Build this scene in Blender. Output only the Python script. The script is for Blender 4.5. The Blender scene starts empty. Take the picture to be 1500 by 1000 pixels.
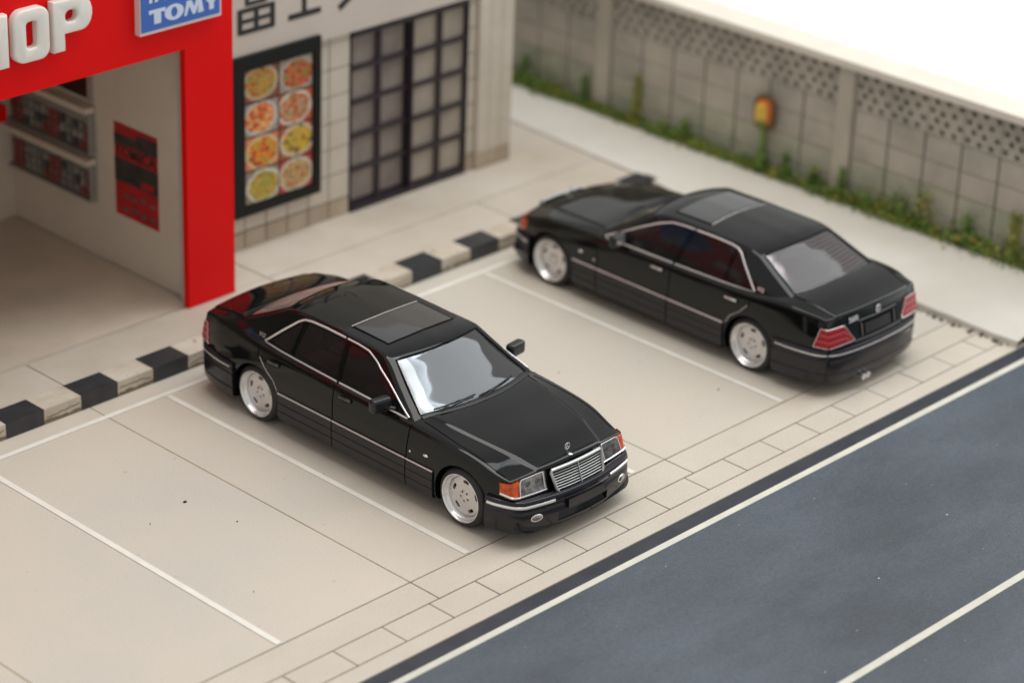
import bpy, bmesh, math, random
from mathutils import Vector, Matrix
from mathutils.bvhtree import BVHTree
import numpy as np
random.seed(7)
SC = bpy.context.scene
COL = SC.collection
PI = math.pi

# ------------------------------------------------------------------ camera
CAMP = Vector((-22.6641, -15.7357, 13.4777)); YAW, PIT, ROL, FPX = 0.8178, 0.4462, 0.0387, 3935.77
fw = Vector((math.sin(YAW)*math.cos(PIT), math.cos(YAW)*math.cos(PIT), -math.sin(PIT)))
r0 = Vector((math.cos(YAW), -math.sin(YAW), 0)); u0 = r0.cross(fw)
rt = r0*math.cos(ROL) + u0*math.sin(ROL); up = -r0*math.sin(ROL) + u0*math.cos(ROL)
cam = bpy.data.cameras.new('camera'); camo = bpy.data.objects.new('camera', cam); COL.objects.link(camo)
M = Matrix((rt, up, -fw)).transposed().to_4x4(); M.translation = CAMP
camo.matrix_world = M
cam.sensor_width = 36; cam.lens = FPX/1500*36; cam.clip_end = 400; cam.clip_start = .5
cam.dof.use_dof = True; cam.dof.focus_distance = 27.3; cam.dof.aperture_fstop = 0.30; cam.dof.aperture_blades = 0
SC.camera = camo

# ------------------------------------------------------------------ light
w = bpy.data.worlds.new('World'); SC.world = w; w.use_nodes = True
bg = w.node_tree.nodes['Background']; bg.inputs[0].default_value = (1.0, 0.985, 0.96, 1); bg.inputs[1].default_value = 0.60
def area(name, loc, target, sx, sy, power, colr):
    l = bpy.data.lights.new(name, 'AREA'); l.shape = 'RECTANGLE'; l.size = sx; l.size_y = sy; l.energy = power; l.color = colr
    o = bpy.data.objects.new(name, l); COL.objects.link(o); o.location = loc
    o.rotation_euler = (Vector(target)-Vector(loc)).to_track_quat('-Z', 'Y').to_euler(); return o
area('softbox_right', (23, -4.5, 24), (-2, 2, 0), 17, 50, 8600, (.90, .955, 1.0))
area('softbox_top', (-2, 5, 35), (-2, 4.9, 0), 17, 27, 6200, (1.0, .97, .92))
SC.view_settings.view_transform = 'Standard'; SC.view_settings.look = 'None'; SC.view_settings.exposure = 0; SC.view_settings.gamma = 1

# ------------------------------------------------------------------ materials
MATS = {}
def mat(name, col, rough=.6, metal=0, coat=0, spec=.5, noise=0, nscale=3, bump=0, bscale=60, col2=None, emit=0, trans=0, alpha=1, stain=None, grain=0, gscale=90, stretch=None):
    if name in MATS: return MATS[name]
    m = bpy.data.materials.new(name); m.use_nodes = True; nt = m.node_tree; b = nt.nodes['Principled BSDF']
    b.inputs['Base Color'].default_value = (*col, 1); b.inputs['Roughness'].default_value = rough; b.inputs['Metallic'].default_value = metal
    b.inputs['Coat Weight'].default_value = coat; b.inputs['Coat Roughness'].default_value = .03; b.inputs['Specular IOR Level'].default_value = spec
    b.inputs['Transmission Weight'].default_value = trans; b.inputs['Alpha'].default_value = alpha
    geo = nt.nodes.new('ShaderNodeNewGeometry')
    if noise or col2:
        n = nt.nodes.new('ShaderNodeTexNoise'); n.inputs['Scale'].default_value = nscale; n.inputs['Detail'].default_value = 6; n.inputs['Roughness'].default_value = .6
        if stretch:
            vs = nt.nodes.new('ShaderNodeMapping'); vs.inputs['Scale'].default_value = stretch; vs.inputs['Rotation'].default_value = (0, 0, .25); nt.links.new(geo.outputs['Position'], vs.inputs[0]); nt.links.new(vs.outputs[0], n.inputs['Vector'])
        else: nt.links.new(geo.outputs['Position'], n.inputs['Vector'])
        r = nt.nodes.new('ShaderNodeValToRGB'); c2 = col2 or tuple(c*(1-noise) for c in col)
        r.color_ramp.elements[0].position = .35; r.color_ramp.elements[1].position = .68
        r.color_ramp.elements[0].color = (*c2, 1); r.color_ramp.elements[1].color = (*col, 1)
        nt.links.new(n.outputs['Fac'], r.inputs[0]); out = r.outputs[0]
        if stain:   # a second, finer speckle
            n2 = nt.nodes.new('ShaderNodeTexNoise'); n2.inputs['Scale'].default_value = stain[1]; n2.inputs['Detail'].default_value = 3
            nt.links.new(geo.outputs['Position'], n2.inputs['Vector'])
            r2 = nt.nodes.new('ShaderNodeValToRGB'); r2.color_ramp.elements[0].position = stain[2]; r2.color_ramp.elements[1].position = stain[2]+stain[3]
            r2.color_ramp.elements[0].color = (0, 0, 0, 1); r2.color_ramp.elements[1].color = (1, 1, 1, 1)
            nt.links.new(n2.outputs['Fac'], r2.inputs[0])
            mx = nt.nodes.new('ShaderNodeMix'); mx.data_type = 'RGBA'; mx.inputs['B'].default_value = (*stain[0], 1)
            nt.links.new(out, mx.inputs['A']); nt.links.new(r2.outputs[0], mx.inputs['Factor']); out = mx.outputs['Result']
        if grain:
            n4 = nt.nodes.new('ShaderNodeTexNoise'); n4.inputs['Scale'].default_value = gscale; n4.inputs['Detail'].default_value = 2
            nt.links.new(geo.outputs['Position'], n4.inputs['Vector'])
            mr = nt.nodes.new('ShaderNodeMapRange'); mr.inputs['From Min'].default_value = .3; mr.inputs['From Max'].default_value = .7; mr.inputs['To Min'].default_value = 1-grain; mr.inputs['To Max'].default_value = 1+grain
            nt.links.new(n4.outputs['Fac'], mr.inputs['Value'])
            vm = nt.nodes.new('ShaderNodeVectorMath'); vm.operation = 'SCALE'; nt.links.new(out, vm.inputs[0]); nt.links.new(mr.outputs[0], vm.inputs['Scale']); out = vm.outputs[0]
        nt.links.new(out, b.inputs['Base Color'])
    if bump:
        n3 = nt.nodes.new('ShaderNodeTexNoise'); n3.inputs['Scale'].default_value = bscale; n3.inputs['Detail'].default_value = 4
        nt.links.new(geo.outputs['Position'], n3.inputs['Vector'])
        bm_ = nt.nodes.new('ShaderNodeBump'); bm_.inputs['Strength'].default_value = bump; bm_.inputs['Distance'].default_value = .01
        nt.links.new(n3.outputs['Fac'], bm_.inputs['Height']); nt.links.new(bm_.outputs[0], b.inputs['Normal'])
    MATS[name] = m; return m

CONC = mat('lot_concrete', (.60, .53, .445), .52, col2=(.53, .50, .44), nscale=.33, bump=.12, bscale=35, stain=((.36, .31, .25), 9, .70, .12), grain=.05, gscale=45)
TILE = mat('paving_concrete', (.585, .525, .445), .65, col2=(.52, .465, .39), nscale=.8, bump=.15, bscale=40, grain=.06, gscale=40)
WALK = mat('walk_concrete', (.58, .53, .46), .6, col2=(.44, .37, .29), nscale=.42, bump=.1, bscale=30)
WALK2 = mat('far_walk_concrete', (.66, .635, .58), .6, col2=(.56, .525, .46), nscale=.4, bump=.1, bscale=30)
SEAM = mat('seam_dirt', (.30, .235, .165), .9, noise=.4, nscale=2)
JOINT = mat('joint_dirt', (.14, .105, .06), .9, noise=.5, nscale=1.5)
ROAD = mat('road_paint', (.098, .120, .148), .38, col2=(.056, .066, .080), nscale=.62, stretch=(.45, 1, 1), grain=.16, gscale=40, bump=.5, bscale=40, stain=((.3, .33, .36), 22, .76, .03))
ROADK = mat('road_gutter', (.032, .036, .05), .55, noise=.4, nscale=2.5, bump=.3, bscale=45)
LINE = mat('line_paint', (.80, .77, .70), .55, noise=.12, nscale=3)
RLINE = mat('road_line_paint', (.68, .66, .57), .5, noise=.15, nscale=3)
KBLK = mat('kerb_black', (.02, .021, .026), .38, col2=(.035, .036, .04), nscale=6, bump=.3, bscale=30)
KWHT = mat('kerb_white', (.60, .545, .46), .6, col2=(.46, .39, .30), nscale=2.5, bump=.3, bscale=25, stain=((.22, .16, .1), 5, .64, .1))
KDIRT = mat('kerb_dirt', (.25, .195, .13), .9, noise=.4, nscale=5)
RED = mat('red_plastic', (.74, .003, .004), .42, spec=.15, bump=.05, bscale=20)
WHT = mat('interior_white', (.66, .57, .47), .7, noise=.1, nscale=1.2)
FLOORI = mat('shop_floor', (.62, .52, .42), .45, noise=.2, nscale=.8)
LETT = mat('ivory_letter', (.80, .77, .71), .3, noise=.07, nscale=4)
BLUE = mat('sign_blue', (.05, .14, .48), .3)
LBLUE = mat('sign_pale', (.60, .68, .82), .4)
SIGNW = mat('sign_edge', (.72, .62, .58), .4)
FASC = mat('fascia_white', (.56, .49, .43), .6, noise=.1, nscale=1.0)
CHARM = mat('character_black', (.015, .016, .018), .5)
WTILE = mat('wall_tile', (.56, .50, .42), .5, col2=(.50, .44, .36), nscale=1.3, bump=.1, bscale=20)
WTILED = mat('wall_tile_dirty', (.47, .39, .30), .6, col2=(.36, .28, .20), nscale=2.2, bump=.1, bscale=20)
GROUT = mat('grout', (.12, .09, .065), .9, noise=.3, nscale=2)
DOORF = mat('door_frame', (.022, .014, .02), .45)
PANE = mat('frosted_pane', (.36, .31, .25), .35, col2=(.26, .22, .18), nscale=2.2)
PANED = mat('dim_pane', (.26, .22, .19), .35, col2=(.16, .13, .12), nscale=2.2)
BLACKP = mat('black_frame', (.006, .007, .006), .5, spec=.25)
WALLM = mat('wall_block', (.51, .455, .385), .85, col2=(.35, .32, .27), nscale=1.3, bump=.3, bscale=30)
WALLJ = mat('wall_mortar', (.13, .105, .08), .9)
WALLD = mat('wall_block_mossy', (.47, .43, .345), .9, col2=(.31, .32, .24), nscale=1.9, bump=.3, bscale=30)
PIERM = mat('wall_pier', (.50, .45, .37), .8, noise=.15, nscale=2, bump=.2, bscale=30)
CAPM = mat('wall_cap', (.76, .70, .61), .6, noise=.08, nscale=2)
HOLE = mat('block_hole', (.07, .055, .045), .9)
SOIL = mat('soil', (.10, .085, .05), .95, noise=.4, nscale=8)
LEAF1 = mat('leaf_green', (.20, .31, .05), .6, col2=(.07, .14, .02), nscale=7)
LEAF2 = mat('leaf_yellow', (.34, .32, .05), .6, col2=(.16, .20, .03), nscale=6)
BLOOM = mat('blossom_yellow', (.62, .38, .06), .6)
BLOOMO = mat('blossom_orange', (.62, .14, .03), .5)
TABLE = mat('table_white', (.93, .93, .92), .5)

PAINT = mat('black_paint', (.0035, .0052, .0048), .05, spec=.38)
CLAD = mat('cladding', (.014, .013, .016), .34, spec=.45)
BUMP = mat('bumper_plastic', (.009, .008, .013), .16, spec=.5)
CHROME = mat('chrome', (.86, .85, .85), .22, metal=.85)
CHROMD = mat('chrome_trim', (.88, .84, .83), .30, metal=.55)
GRILM = mat('grille_silver', (.50, .51, .49), .38, metal=.8)
GAP = mat('gap_black', (.002, .002, .002), .7, spec=.1)
RUB = mat('tyre_rubber', (.018, .018, .018), .55)
ALLOY = mat('alloy_silver', (.84, .83, .82), .22, metal=.85)
ALLOYF = mat('alloy_face', (.72, .70, .69), .35, metal=.6)
AMBER = mat('amber_lens', (.78, .13, .01), .12, col2=(.42, .035, .004), nscale=13)
REDL = mat('red_lens', (.34, .005, .012), .15, spec=.5)
REDP = mat('pink_lens', (.62, .10, .12), .15, coat=1)
REFL = mat('lamp_reflector', (.70, .69, .64), .22, metal=.4, col2=(.09, .08, .075), nscale=12)
DARKI = mat('interior_dark', (.02, .018, .018), .6)
SEAT = mat('seat_red', (.15, .045, .042), .6)
SEATG = mat('seat_grey', (.14, .12, .12), .6)
MIRM = mat('mirror_black', (.012, .012, .013), .3)

def glass(name, tint, refl_ior, alpha):
    """thin car glass: a mix of clear tint and gloss, from the surface's own Fresnel"""
    m = bpy.data.materials.new(name); m.use_nodes = True; nt = m.node_tree; nt.nodes.clear()
    o = nt.nodes.new('ShaderNodeOutputMaterial'); t = nt.nodes.new('ShaderNodeBsdfTransparent'); g = nt.nodes.new('ShaderNodeBsdfGlossy')
    t.inputs[0].default_value = (*tint, 1); g.inputs['Roughness'].default_value = .03; g.inputs[0].default_value = (1, 1, 1, 1)
    f = nt.nodes.new('ShaderNodeFresnel'); f.inputs[0].default_value = refl_ior
    d = nt.nodes.new('ShaderNodeBsdfDiffuse'); d.inputs[0].default_value = (.5, .5, .52, 1)
    mx0 = nt.nodes.new('ShaderNodeMixShader'); mx0.inputs[0].default_value = alpha
    nt.links.new(t.outputs[0], mx0.inputs[1]); nt.links.new(d.outputs[0], mx0.inputs[2])
    mx = nt.nodes.new('ShaderNodeMixShader'); nt.links.new(f.outputs[0], mx.inputs[0]); nt.links.new(mx0.outputs[0], mx.inputs[1]); nt.links.new(g.outputs[0], mx.inputs[2])
    nt.links.new(mx.outputs[0], o.inputs[0]); MATS[name] = m; return m
GLASSW = glass('windscreen_glass', (.66, .70, .73), 1.62, .07)
GLASSS = glass('side_glass', (.52, .48, .48), 1.30, .02)
GLASSR = glass('rear_glass', (.82, .74, .74), 1.40, .13)

# ------------------------------------------------------------------ mesh helpers
def link(name, me, m=None, parent=None, loc=None):
    o = bpy.data.objects.new(name, me); COL.objects.link(o)
    if m is not None and me is not None and len(me.materials) == 0: me.materials.append(m)
    if parent is not None: o.parent = parent
    if loc is not None: o.location = loc
    return o
def tag(o, label=None, cat=None, group=None, kind=None):
    if label: o['label'] = label
    if cat: o['category'] = cat
    if group: o['group'] = group
    if kind: o['kind'] = kind
    return o
def empty(name, loc=(0, 0, 0), rz=0, label=None, cat=None, group=None, kind=None):
    o = bpy.data.objects.new(name, None); COL.objects.link(o); o.location = loc; o.rotation_euler = (0, 0, rz); o.empty_display_size = .2
    return tag(o, label, cat, group, kind)
def box_bm(bm, x0, x1, y0, y1, z0, z1, mi=0):
    v = [bm.verts.new(p) for p in ((x0, y0, z0), (x1, y0, z0), (x1, y1, z0), (x0, y1, z0), (x0, y0, z1), (x1, y0, z1), (x1, y1, z1), (x0, y1, z1))]
    for f in ((3, 2, 1, 0), (4, 5, 6, 7), (0, 1, 5, 4), (1, 2, 6, 5), (2, 3, 7, 6), (3, 0, 4, 7)):
        fc = bm.faces.new([v[i] for i in f]); fc.material_index = mi
def done(bm, name, m, parent=None, smooth=False, bevel=0, angle=35, segs=2):
    if bevel:
        bmesh.ops.bevel(bm, geom=[e for e in bm.edges if len(e.link_faces) == 2 and e.calc_face_angle(0) > .5], offset=bevel, segments=segs, profile=.5, affect='EDGES')
    me = bpy.data.meshes.new(name); bm.to_mesh(me); bm.free()
    if smooth:
        me.shade_smooth(); me.set_sharp_from_angle(angle=math.radians(angle))
    return link(name, me, m, parent)
def box(name, x0, x1, y0, y1, z0, z1, m, parent=None, bevel=0, segs=2):
    bm = bmesh.new(); box_bm(bm, x0, x1, y0, y1, z0, z1); return done(bm, name, m, parent, smooth=bevel > 0, bevel=bevel, segs=segs)
def prism_bm(bm, pts, d):
    """pts: 3-D outline, d: extrusion vector"""
    d = Vector(d); a = [bm.verts.new(p) for p in pts]; b = [bm.verts.new(Vector(p)+d) for p in pts]; n = len(pts)
    bm.faces.new(a[::-1]); bm.faces.new(b)
    for i in range(n): bm.faces.new((a[i], a[(i+1) % n], b[(i+1) % n], b[i]))
def tube_bm(bm, pts, r, sides=6, r2=None, closed=False, updir=(0, 0, 1)):
    pts = [Vector(p) for p in pts]; n = len(pts); rings = []
    for i, p in enumerate(pts):
        a = pts[(i-1) % n] if (closed or i > 0) else pts[i]; b = pts[(i+1) % n] if (closed or i < n-1) else pts[i]
        t = (b-a).normalized(); s = t.cross(Vector(updir))
        if s.length < 1e-4: s = t.cross(Vector((1, 0, 0)))
        s.normalize(); q = s.cross(t).normalized()
        rings.append([bm.verts.new(p + s*math.cos(2*PI*k/sides+PI/sides)*r + q*math.sin(2*PI*k/sides+PI/sides)*(r2 or r)) for k in range(sides)])
    for i in range(n if closed else n-1):
        A, B = rings[i], rings[(i+1) % n]
        for k in range(sides): bm.faces.new((A[k], A[(k+1) % sides], B[(k+1) % sides], B[k]))
    if not closed: bm.faces.new(rings[0][::-1]); bm.faces.new(rings[-1])
def tube(name, pts, r, m, parent=None, sides=6, r2=None, closed=False, updir=(0, 0, 1)):
    bm = bmesh.new(); tube_bm(bm, pts, r, sides, r2, closed, updir); bmesh.ops.recalc_face_normals(bm, faces=bm.faces)
    return done(bm, name, m, parent, smooth=True, angle=50)
def lathe_bm(bm, prof, n=48, axis='X', cap=False, mi=0):
    """prof: list of (radius, x)"""
    rings = []
    for r, x in prof:
        if r < 1e-5: rings.append([bm.verts.new((x, 0, 0))]); continue
        rings.append([bm.verts.new((x, r*math.cos(2*PI*k/n), r*math.sin(2*PI*k/n))) for k in range(n)])
    for A, B in zip(rings[:-1], rings[1:]):
        for k in range(n):
            a = [A[k % len(A)], A[(k+1) % len(A)], B[(k+1) % len(B)], B[k % len(B)]]
            a = list(dict.fromkeys(a))
            if len(a) > 2: bm.faces.new(a).material_index = mi
def grid_bm(bm, rows, close_u=False):
    V = [[bm.verts.new(p) for p in r] for r in rows]
    for i in range(len(V)-1):
        for j in range(len(V[0])-1):
            bm.faces.new((V[i][j], V[i][j+1], V[i+1][j+1], V[i+1][j]))
    return V
def pchip(xs, ys):
    xs = list(xs); ys = list(ys); n = len(xs); h = [xs[i+1]-xs[i] for i in range(n-1)]; d = [(ys[i+1]-ys[i])/h[i] for i in range(n-1)]
    mm = [0]*n; mm[0] = d[0]; mm[-1] = d[-1]
    for i in range(1, n-1):
        if d[i-1]*d[i] > 0:
            w1 = 2*h[i]+h[i-1]; w2 = h[i]+2*h[i-1]; mm[i] = (w1+w2)/(w1/d[i-1]+w2/d[i])
    def f(x):
        if x <= xs[0]: return ys[0]
        if x >= xs[-1]: return ys[-1]
        i = next(k for k in range(n-1) if x <= xs[k+1]); t = (x-xs[i])/h[i]
        return (2*t**3-3*t*t+1)*ys[i]+(t**3-2*t*t+t)*h[i]*mm[i]+(-2*t**3+3*t*t)*ys[i+1]+(t**3-t*t)*h[i]*mm[i+1]
    return f
def table(s): # "x:y x:y"
    a = [tuple(map(float, q.split(':'))) for q in s.split()]; return pchip([q[0] for q in a], [q[1] for q in a])
def round_poly(P, R, seg=5, sub=3):
    """open polyline with corners rounded (quadratic) and straight runs subdivided; constant count"""
    out = []; n = len(P); P = [Vector(p) for p in P]; cur = P[0]
    for i in range(1, n):
        if i < n-1:
            a = (P[i-1]-P[i]); b = (P[i+1]-P[i]); r = min(R[i], a.length*.45, b.length*.45)
            e = P[i]+a.normalized()*r; s = P[i]+b.normalized()*r
        else: e = P[i]
        for k in range(sub): out.append(cur.lerp(e, k/sub))
        if i < n-1:
            for k in range(seg): 
                t = k/seg; out.append(e*(1-t)**2+P[i]*2*t*(1-t)+s*t*t)
            cur = s
        else: out.append(e)
    return out
def meshobj(bm, name='tmp'):
    me = bpy.data.meshes.new(name); bm.to_mesh(me); bm.free(); o = bpy.data.objects.new(name, me); COL.objects.link(o); return o
def boolean(o, cutters, op='DIFFERENCE'):
    for c in cutters:
        md = o.modifiers.new('b', 'BOOLEAN'); md.object = c; md.operation = op; md.solver = 'EXACT'
    bpy.context.view_layer.update()
    dg = bpy.context.evaluated_depsgraph_get(); me = bpy.data.meshes.new_from_object(o.evaluated_get(dg))
    return me
def kill(*os):
    for o in os: bpy.data.objects.remove(o, do_unlink=True)
def text_mesh(body, size, extrude=.0, bold=0.0, shear=0.0):
    c = bpy.data.curves.new('t', 'FONT'); c.body = body; c.size = size; c.extrude = extrude; c.offset = bold; c.align_x = 'CENTER'; c.align_y = 'CENTER'; c.shear = shear; c.resolution_u = 3
    o = bpy.data.objects.new('t', c); COL.objects.link(o); bpy.context.view_layer.update()
    me = bpy.data.meshes.new_from_object(o.evaluated_get(bpy.context.evaluated_depsgraph_get())); kill(o); return me

def smoothst(a, b, x):
    t = max(0, min(1, (x-a)/(b-a))); return t*t*(3-2*t)
# ================================================================== SETTING
HK = .18
tag(box('table_top', -70, 90, -60, 110, -.6, -.5, TABLE), kind='structure')
tag(box('base_board', -16, 4.6, -9, 14, -.5, -.03, JOINT), kind='structure')
box('joint_filler', -16, 2.2, .41, 5.44, -.03, -.002, mat('joint_tan', (.36, .27, .15), .9, noise=.4, nscale=2))['kind'] = 'structure'
# road
road = tag(box('road', -16, 4.6, -8.9, -.79, -.028, -.012, ROAD), kind='structure')
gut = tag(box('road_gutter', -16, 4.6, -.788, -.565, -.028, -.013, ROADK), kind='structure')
box('road_line', -16, 4.6, -.835, -.755, -.012, -.006, RLINE, road); box('road_line', -16, 4.6, -3.65, -3.565, -.012, -.006, RLINE, road)
# parking lot slabs
XJ, SJ = -10.536, 3.7775
lot = empty('parking_lot', (0, 0, 0), kind='structure')
g = .008
for k in range(-1, 4):
    x0 = XJ+k*SJ; x1 = x0+SJ
    if k == 3: x1 = 2.5
    box('concrete_slab', x0+g, x1-g, .409+g, 5.46, -.03, 0, CONC, lot, bevel=.004, segs=1)
    box('border_slab', x0+g, x1-g, .0+g, .409-g, -.03, .0, TILE, lot, bevel=.004, segs=1)
for i in range(-4, 24):
    x1 = -i*.6274; x0 = x1-.6274
    if x1 > 2.4: x1 = 2.4
    if x0 > 2.2: continue
    o = box('paving_tile', x0+g, x1-g, -.35+g, -g, -.03, random.uniform(-.001, .001), TILE, lot, bevel=.004, segs=1)
box('edge_strip', -16, 2.4, -.562, -.35-g, -.03, 0, TILE, lot, bevel=.005, segs=1)
# bay markings
XB, WB = -8.44, 2.491
mk = empty('bay_markings', (0, 0, 0), kind='structure')
box('marking_line', -16, 2.25, 5.144-.035, 5.144+.035, .003, .007, LINE, mk)
for k in range(-2, 5):
    x = XB+k*WB; box('marking_line', x-.035, x+.035, .43, 5.1, .003, .007, LINE, mk)
# a few dark chips lying on the concrete
bm = bmesh.new()
def chip(x, y, s):
    vs = [bm.verts.new((x+s*random.uniform(.6, 1)*math.cos(a), y+s*random.uniform(.4, .8)*math.sin(a), .006)) for a in [k*PI/3 for k in range(6)]]
    bm.faces.new(vs); t = bm.verts.new((x, y, .014)); 
    for k in range(6): bm.faces.new((vs[k], vs[(k+1) % 6], t))
for x, y, s in ((-7.35, 3.12, .035), (-7.22, 2.45, .014), (-1.27, 1.1, .018), (-7.9, 3.0, .01), (-5.9, 2.6, .008), (-8.0, 1.3, .01), (-2.3, 2.6, .012)): chip(x, y, s)
tag(done(bm, 'grit', GAP), kind='stuff', label='dark grit specks scattered over the concrete of the parking bays', cat='grit')
b = bmesh.new()
for k in range(75):
    x = random.uniform(-11, 4); y = random.uniform(-6, -.6); q = random.uniform(.004, .010)*(1.6 if k % 17 == 0 else 1); a0 = random.uniform(0, 6)
    vs = [b.verts.new((x+q*math.cos(a0+a)*random.uniform(.6, 1.4), y+q*math.sin(a0+a)*random.uniform(.5, 1), -.0095)) for a in (0, 1.3, 2.6, 3.9, 5.2)]; b.faces.new(vs)
tag(done(b, 'dust_flecks', mat('fleck_pale', (.55, .56, .55), .8)), 'pale dust flecks scattered on the blue grey road', 'dust', kind='stuff')
# kerb
kerb = empty('kerb', (0, 5.45, 0), kind='structure')
me_k = {}
for i in range(-15, 3):
    for (a, ln, m_) in ((.13, .5, KBLK), (.63, .5, KWHT)):
        x0 = i+a; x1 = x0+ln
        if x0 > 2.3: continue
        bm = bmesh.new(); h = HK+(.006 if m_ is KBLK else 0); yf = -.004 if m_ is KBLK else 0
        box_bm(bm, 0.001, ln-.001, yf, .32, -.02, h)
        o = done(bm, 'kerb_block', m_, kerb, smooth=True, bevel=.02 if m_ is KWHT else .014); o.location = (x0, 0, 0)
        if m_ is KWHT:
            bm = bmesh.new(); up_ = [(.004+.041*q, -.0012, random.uniform(.028, .062)) for q in range(13)]
            prism_bm(bm, [(.004, -.0012, 0)]+up_+[(.496, -.0012, 0)], (0, .004, 0)); bmesh.ops.recalc_face_normals(bm, faces=bm.faces); done(bm, 'dirt_band', KDIRT, o)
            bm = bmesh.new(); zz = random.uniform(.06, .13); pts = []
            for q in range(12): zz += random.uniform(-.018, .018); zz = min(.15, max(.035, zz)); pts.append((.03+q*.04, -.0005, zz))
            tube_bm(bm, pts, .004, 4, .005); c_ = done(bm, 'crack', JOINT, o)
# sidewalk behind the kerb
bm = bmesh.new()
def slab_poly(pts, z0, z1):
    b = bmesh.new(); prism_bm(b, [(x, y, z0) for x, y in pts], (0, 0, z1-z0)); bmesh.ops.recalc_face_normals(b, faces=b.faces); return b
walk = empty('sidewalk', (0, 0, 0), kind='structure')
bm.free()
xs = [-16, -10.4, -6.85, -3.3, .25, 2.73]
for a, b_ in zip(xs[:-1], xs[1:]):
    xr = b_
    pts = [(a+g, 5.77+g), (xr-g, 5.77+g), (xr-g, 6.46), (a+g, 6.46)]
    if xr == 2.73: pts[1] = (2.52, 5.77+g); pts[2] = (2.56, 6.46)
    done(slab_poly(pts, -.03, HK-.004), 'walk_slab', WALK, walk)
pts = [(-3.3, 6.474), (2.565, 6.474), (2.72, 8.4), (2.8, 14), (-3.3, 14)]
done(slab_poly(pts, -.03, HK-.004), 'walk_slab', WALK, walk)
done(slab_poly([(-16, 6.474), (-3.314, 6.474), (-3.314, 14), (-16, 14)], -.03, HK-.008), 'walk_slab', WALK, walk)
# wall-side walk, a separate raised unit whose edge is worn down toward the road
rows = []
for k in range(90):
    y = -.56+k*(14.56/89); xe = 2.2+.02*max(0, y)+(.045*max(0, y-.9)); xe = min(xe, 2.62+.012*y); xe += random.uniform(-.005, .005)
    lo = HK-.10*(1-smoothst(3.5, 6.0, y))+random.uniform(-.006, .006)*(y < 5)
    rows.append([(xe-.01, y, -.03), (xe, y, lo), (xe+.06, y, lo+.012), (max(xe+.34, 2.6), y, HK), (4.62, y, HK), (4.62, y, -.03)])
b = bmesh.new(); grid_bm(b, rows); bmesh.ops.holes_fill(b, edges=[e for e in b.edges if e.is_boundary], sides=0); bmesh.ops.recalc_face_normals(b, faces=b.faces)
o = tube('seam', [(r[1][0], r[1][1], r[1][2]-.002) for r in rows[14:]], .016, SEAM, None, 4, .010); o['kind'] = 'structure'
ww = tag(done(b, 'wall_side_walk', WALK2, smooth=True, angle=30), kind='structure')
# crumbs along the step
b = bmesh.new()
for k in range(130):
    y = random.uniform(-.5, 3.6); x = 2.19+.02*max(0, y)+.045*max(0, y-.9)+random.uniform(-.07, .015); s = random.uniform(.008, .026)
    bmesh.ops.create_icosphere(b, subdivisions=1, radius=s, matrix=Matrix.Translation((x, y, s*.5)))
tag(done(b, 'rubble', JOINT), kind='stuff', label='crumbly brown rubble along the step of the far walk', cat='rubble')

# ================================================================== BOUNDARY WALL
wall = empty('boundary_wall', (4.1, 3, HK), 0, 'long grey block wall with pierced top courses and pale coping behind the rear car', 'wall')
def wpart(name, bm, m, **k): 
    o = done(bm, name, m, wall, **k); o.location = (-4.1, -3, -HK); return o
b = bmesh.new(); box_bm(b, 4.03, 4.27, -.55, 13.9, 0, 1.95); wpart('wall_core', b, WALLJ)
BL, BH = .5825, .34
bm = bmesh.new(); box_bm(bm, 0, .06, .014, BL-.014, .005, BH-.005); bmesh.ops.bevel(bm, geom=bm.edges[:], offset=.006, segments=1, affect='EDGES')
blk = bpy.data.meshes.new('block'); bm.to_mesh(blk); bm.free(); blk.materials.append(WALLM); blkd = blk.copy(); blkd.materials.clear(); blkd.materials.append(WALLD)
# pierced block with star-shaped holes
def pierced():
    bm = bmesh.new(); W, H, D = BL-.012, .52, .075; nx, nz = 28, 26
    cx, cz = W/nx, H/nz; holes = set()
    def dot(i, k):
        for a in range(4):
            for c in range(4):
                if (a, c) not in ((0, 3), (3, 0), (0, 0)): holes.add((i+a, k+c))
    for i, k in ((1, 20), (11, 21), (20, 20), (6, 14), (15, 13), (23, 14), (1, 7), (11, 7), (19, 8), (5, 1), (14, 1), (23, 2)): dot(i, k)
    V = {}
    def vt(i, k, d):
        key = (i, k, d)
        if key not in V: V[key] = bm.verts.new((d, i*cx+.006, k*cz))
        return V[key]
    for i in range(nx):
        for k in range(nz):
            d = D*.9 if (i, k) in holes else 0
            f = bm.faces.new((vt(i, k, d), vt(i, k+1, d), vt(i+1, k+1, d), vt(i+1, k, d))); f.material_index = 1 if d else 0
            for (di, dk, e) in ((-1, 0, ((i, k), (i, k+1))), (1, 0, ((i+1, k), (i+1, k+1))), (0, -1, ((i, k), (i+1, k))), (0, 1, ((i, k+1), (i+1, k+1)))):
                n_ = (i+di, k+dk)
                if d and 0 <= n_[0] < nx and 0 <= n_[1] < nz and n_ not in holes:
                    (a, c), (e2, f2) = e; ff = bm.faces.new((vt(a, c, 0), vt(e2, f2, 0), vt(e2, f2, d), vt(a, c, d))); ff.material_index = 0
    # side faces of the block
    for a, c, s in ((0, 1, 'z'),):
        for k in (0, nz):
            q = [bm.verts.new(p) for p in ((0, .006, k*cz), (0, .006+W, k*cz), (D, .006+W, k*cz), (D, .006, k*cz))]; bm.faces.new(q)
        for i in (0, nx):
            q = [bm.verts.new(p) for p in ((0, .006+i*cx, 0), (0, .006+i*cx, H), (D, .006+i*cx, H), (D, .006+i*cx, 0))]; bm.faces.new(q)
    me = bpy.data.meshes.new('pierced'); bm.to_mesh(me); bm.free(); me.materials.append(WALLM); me.materials.append(HOLE); return me
pb = pierced()
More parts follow.
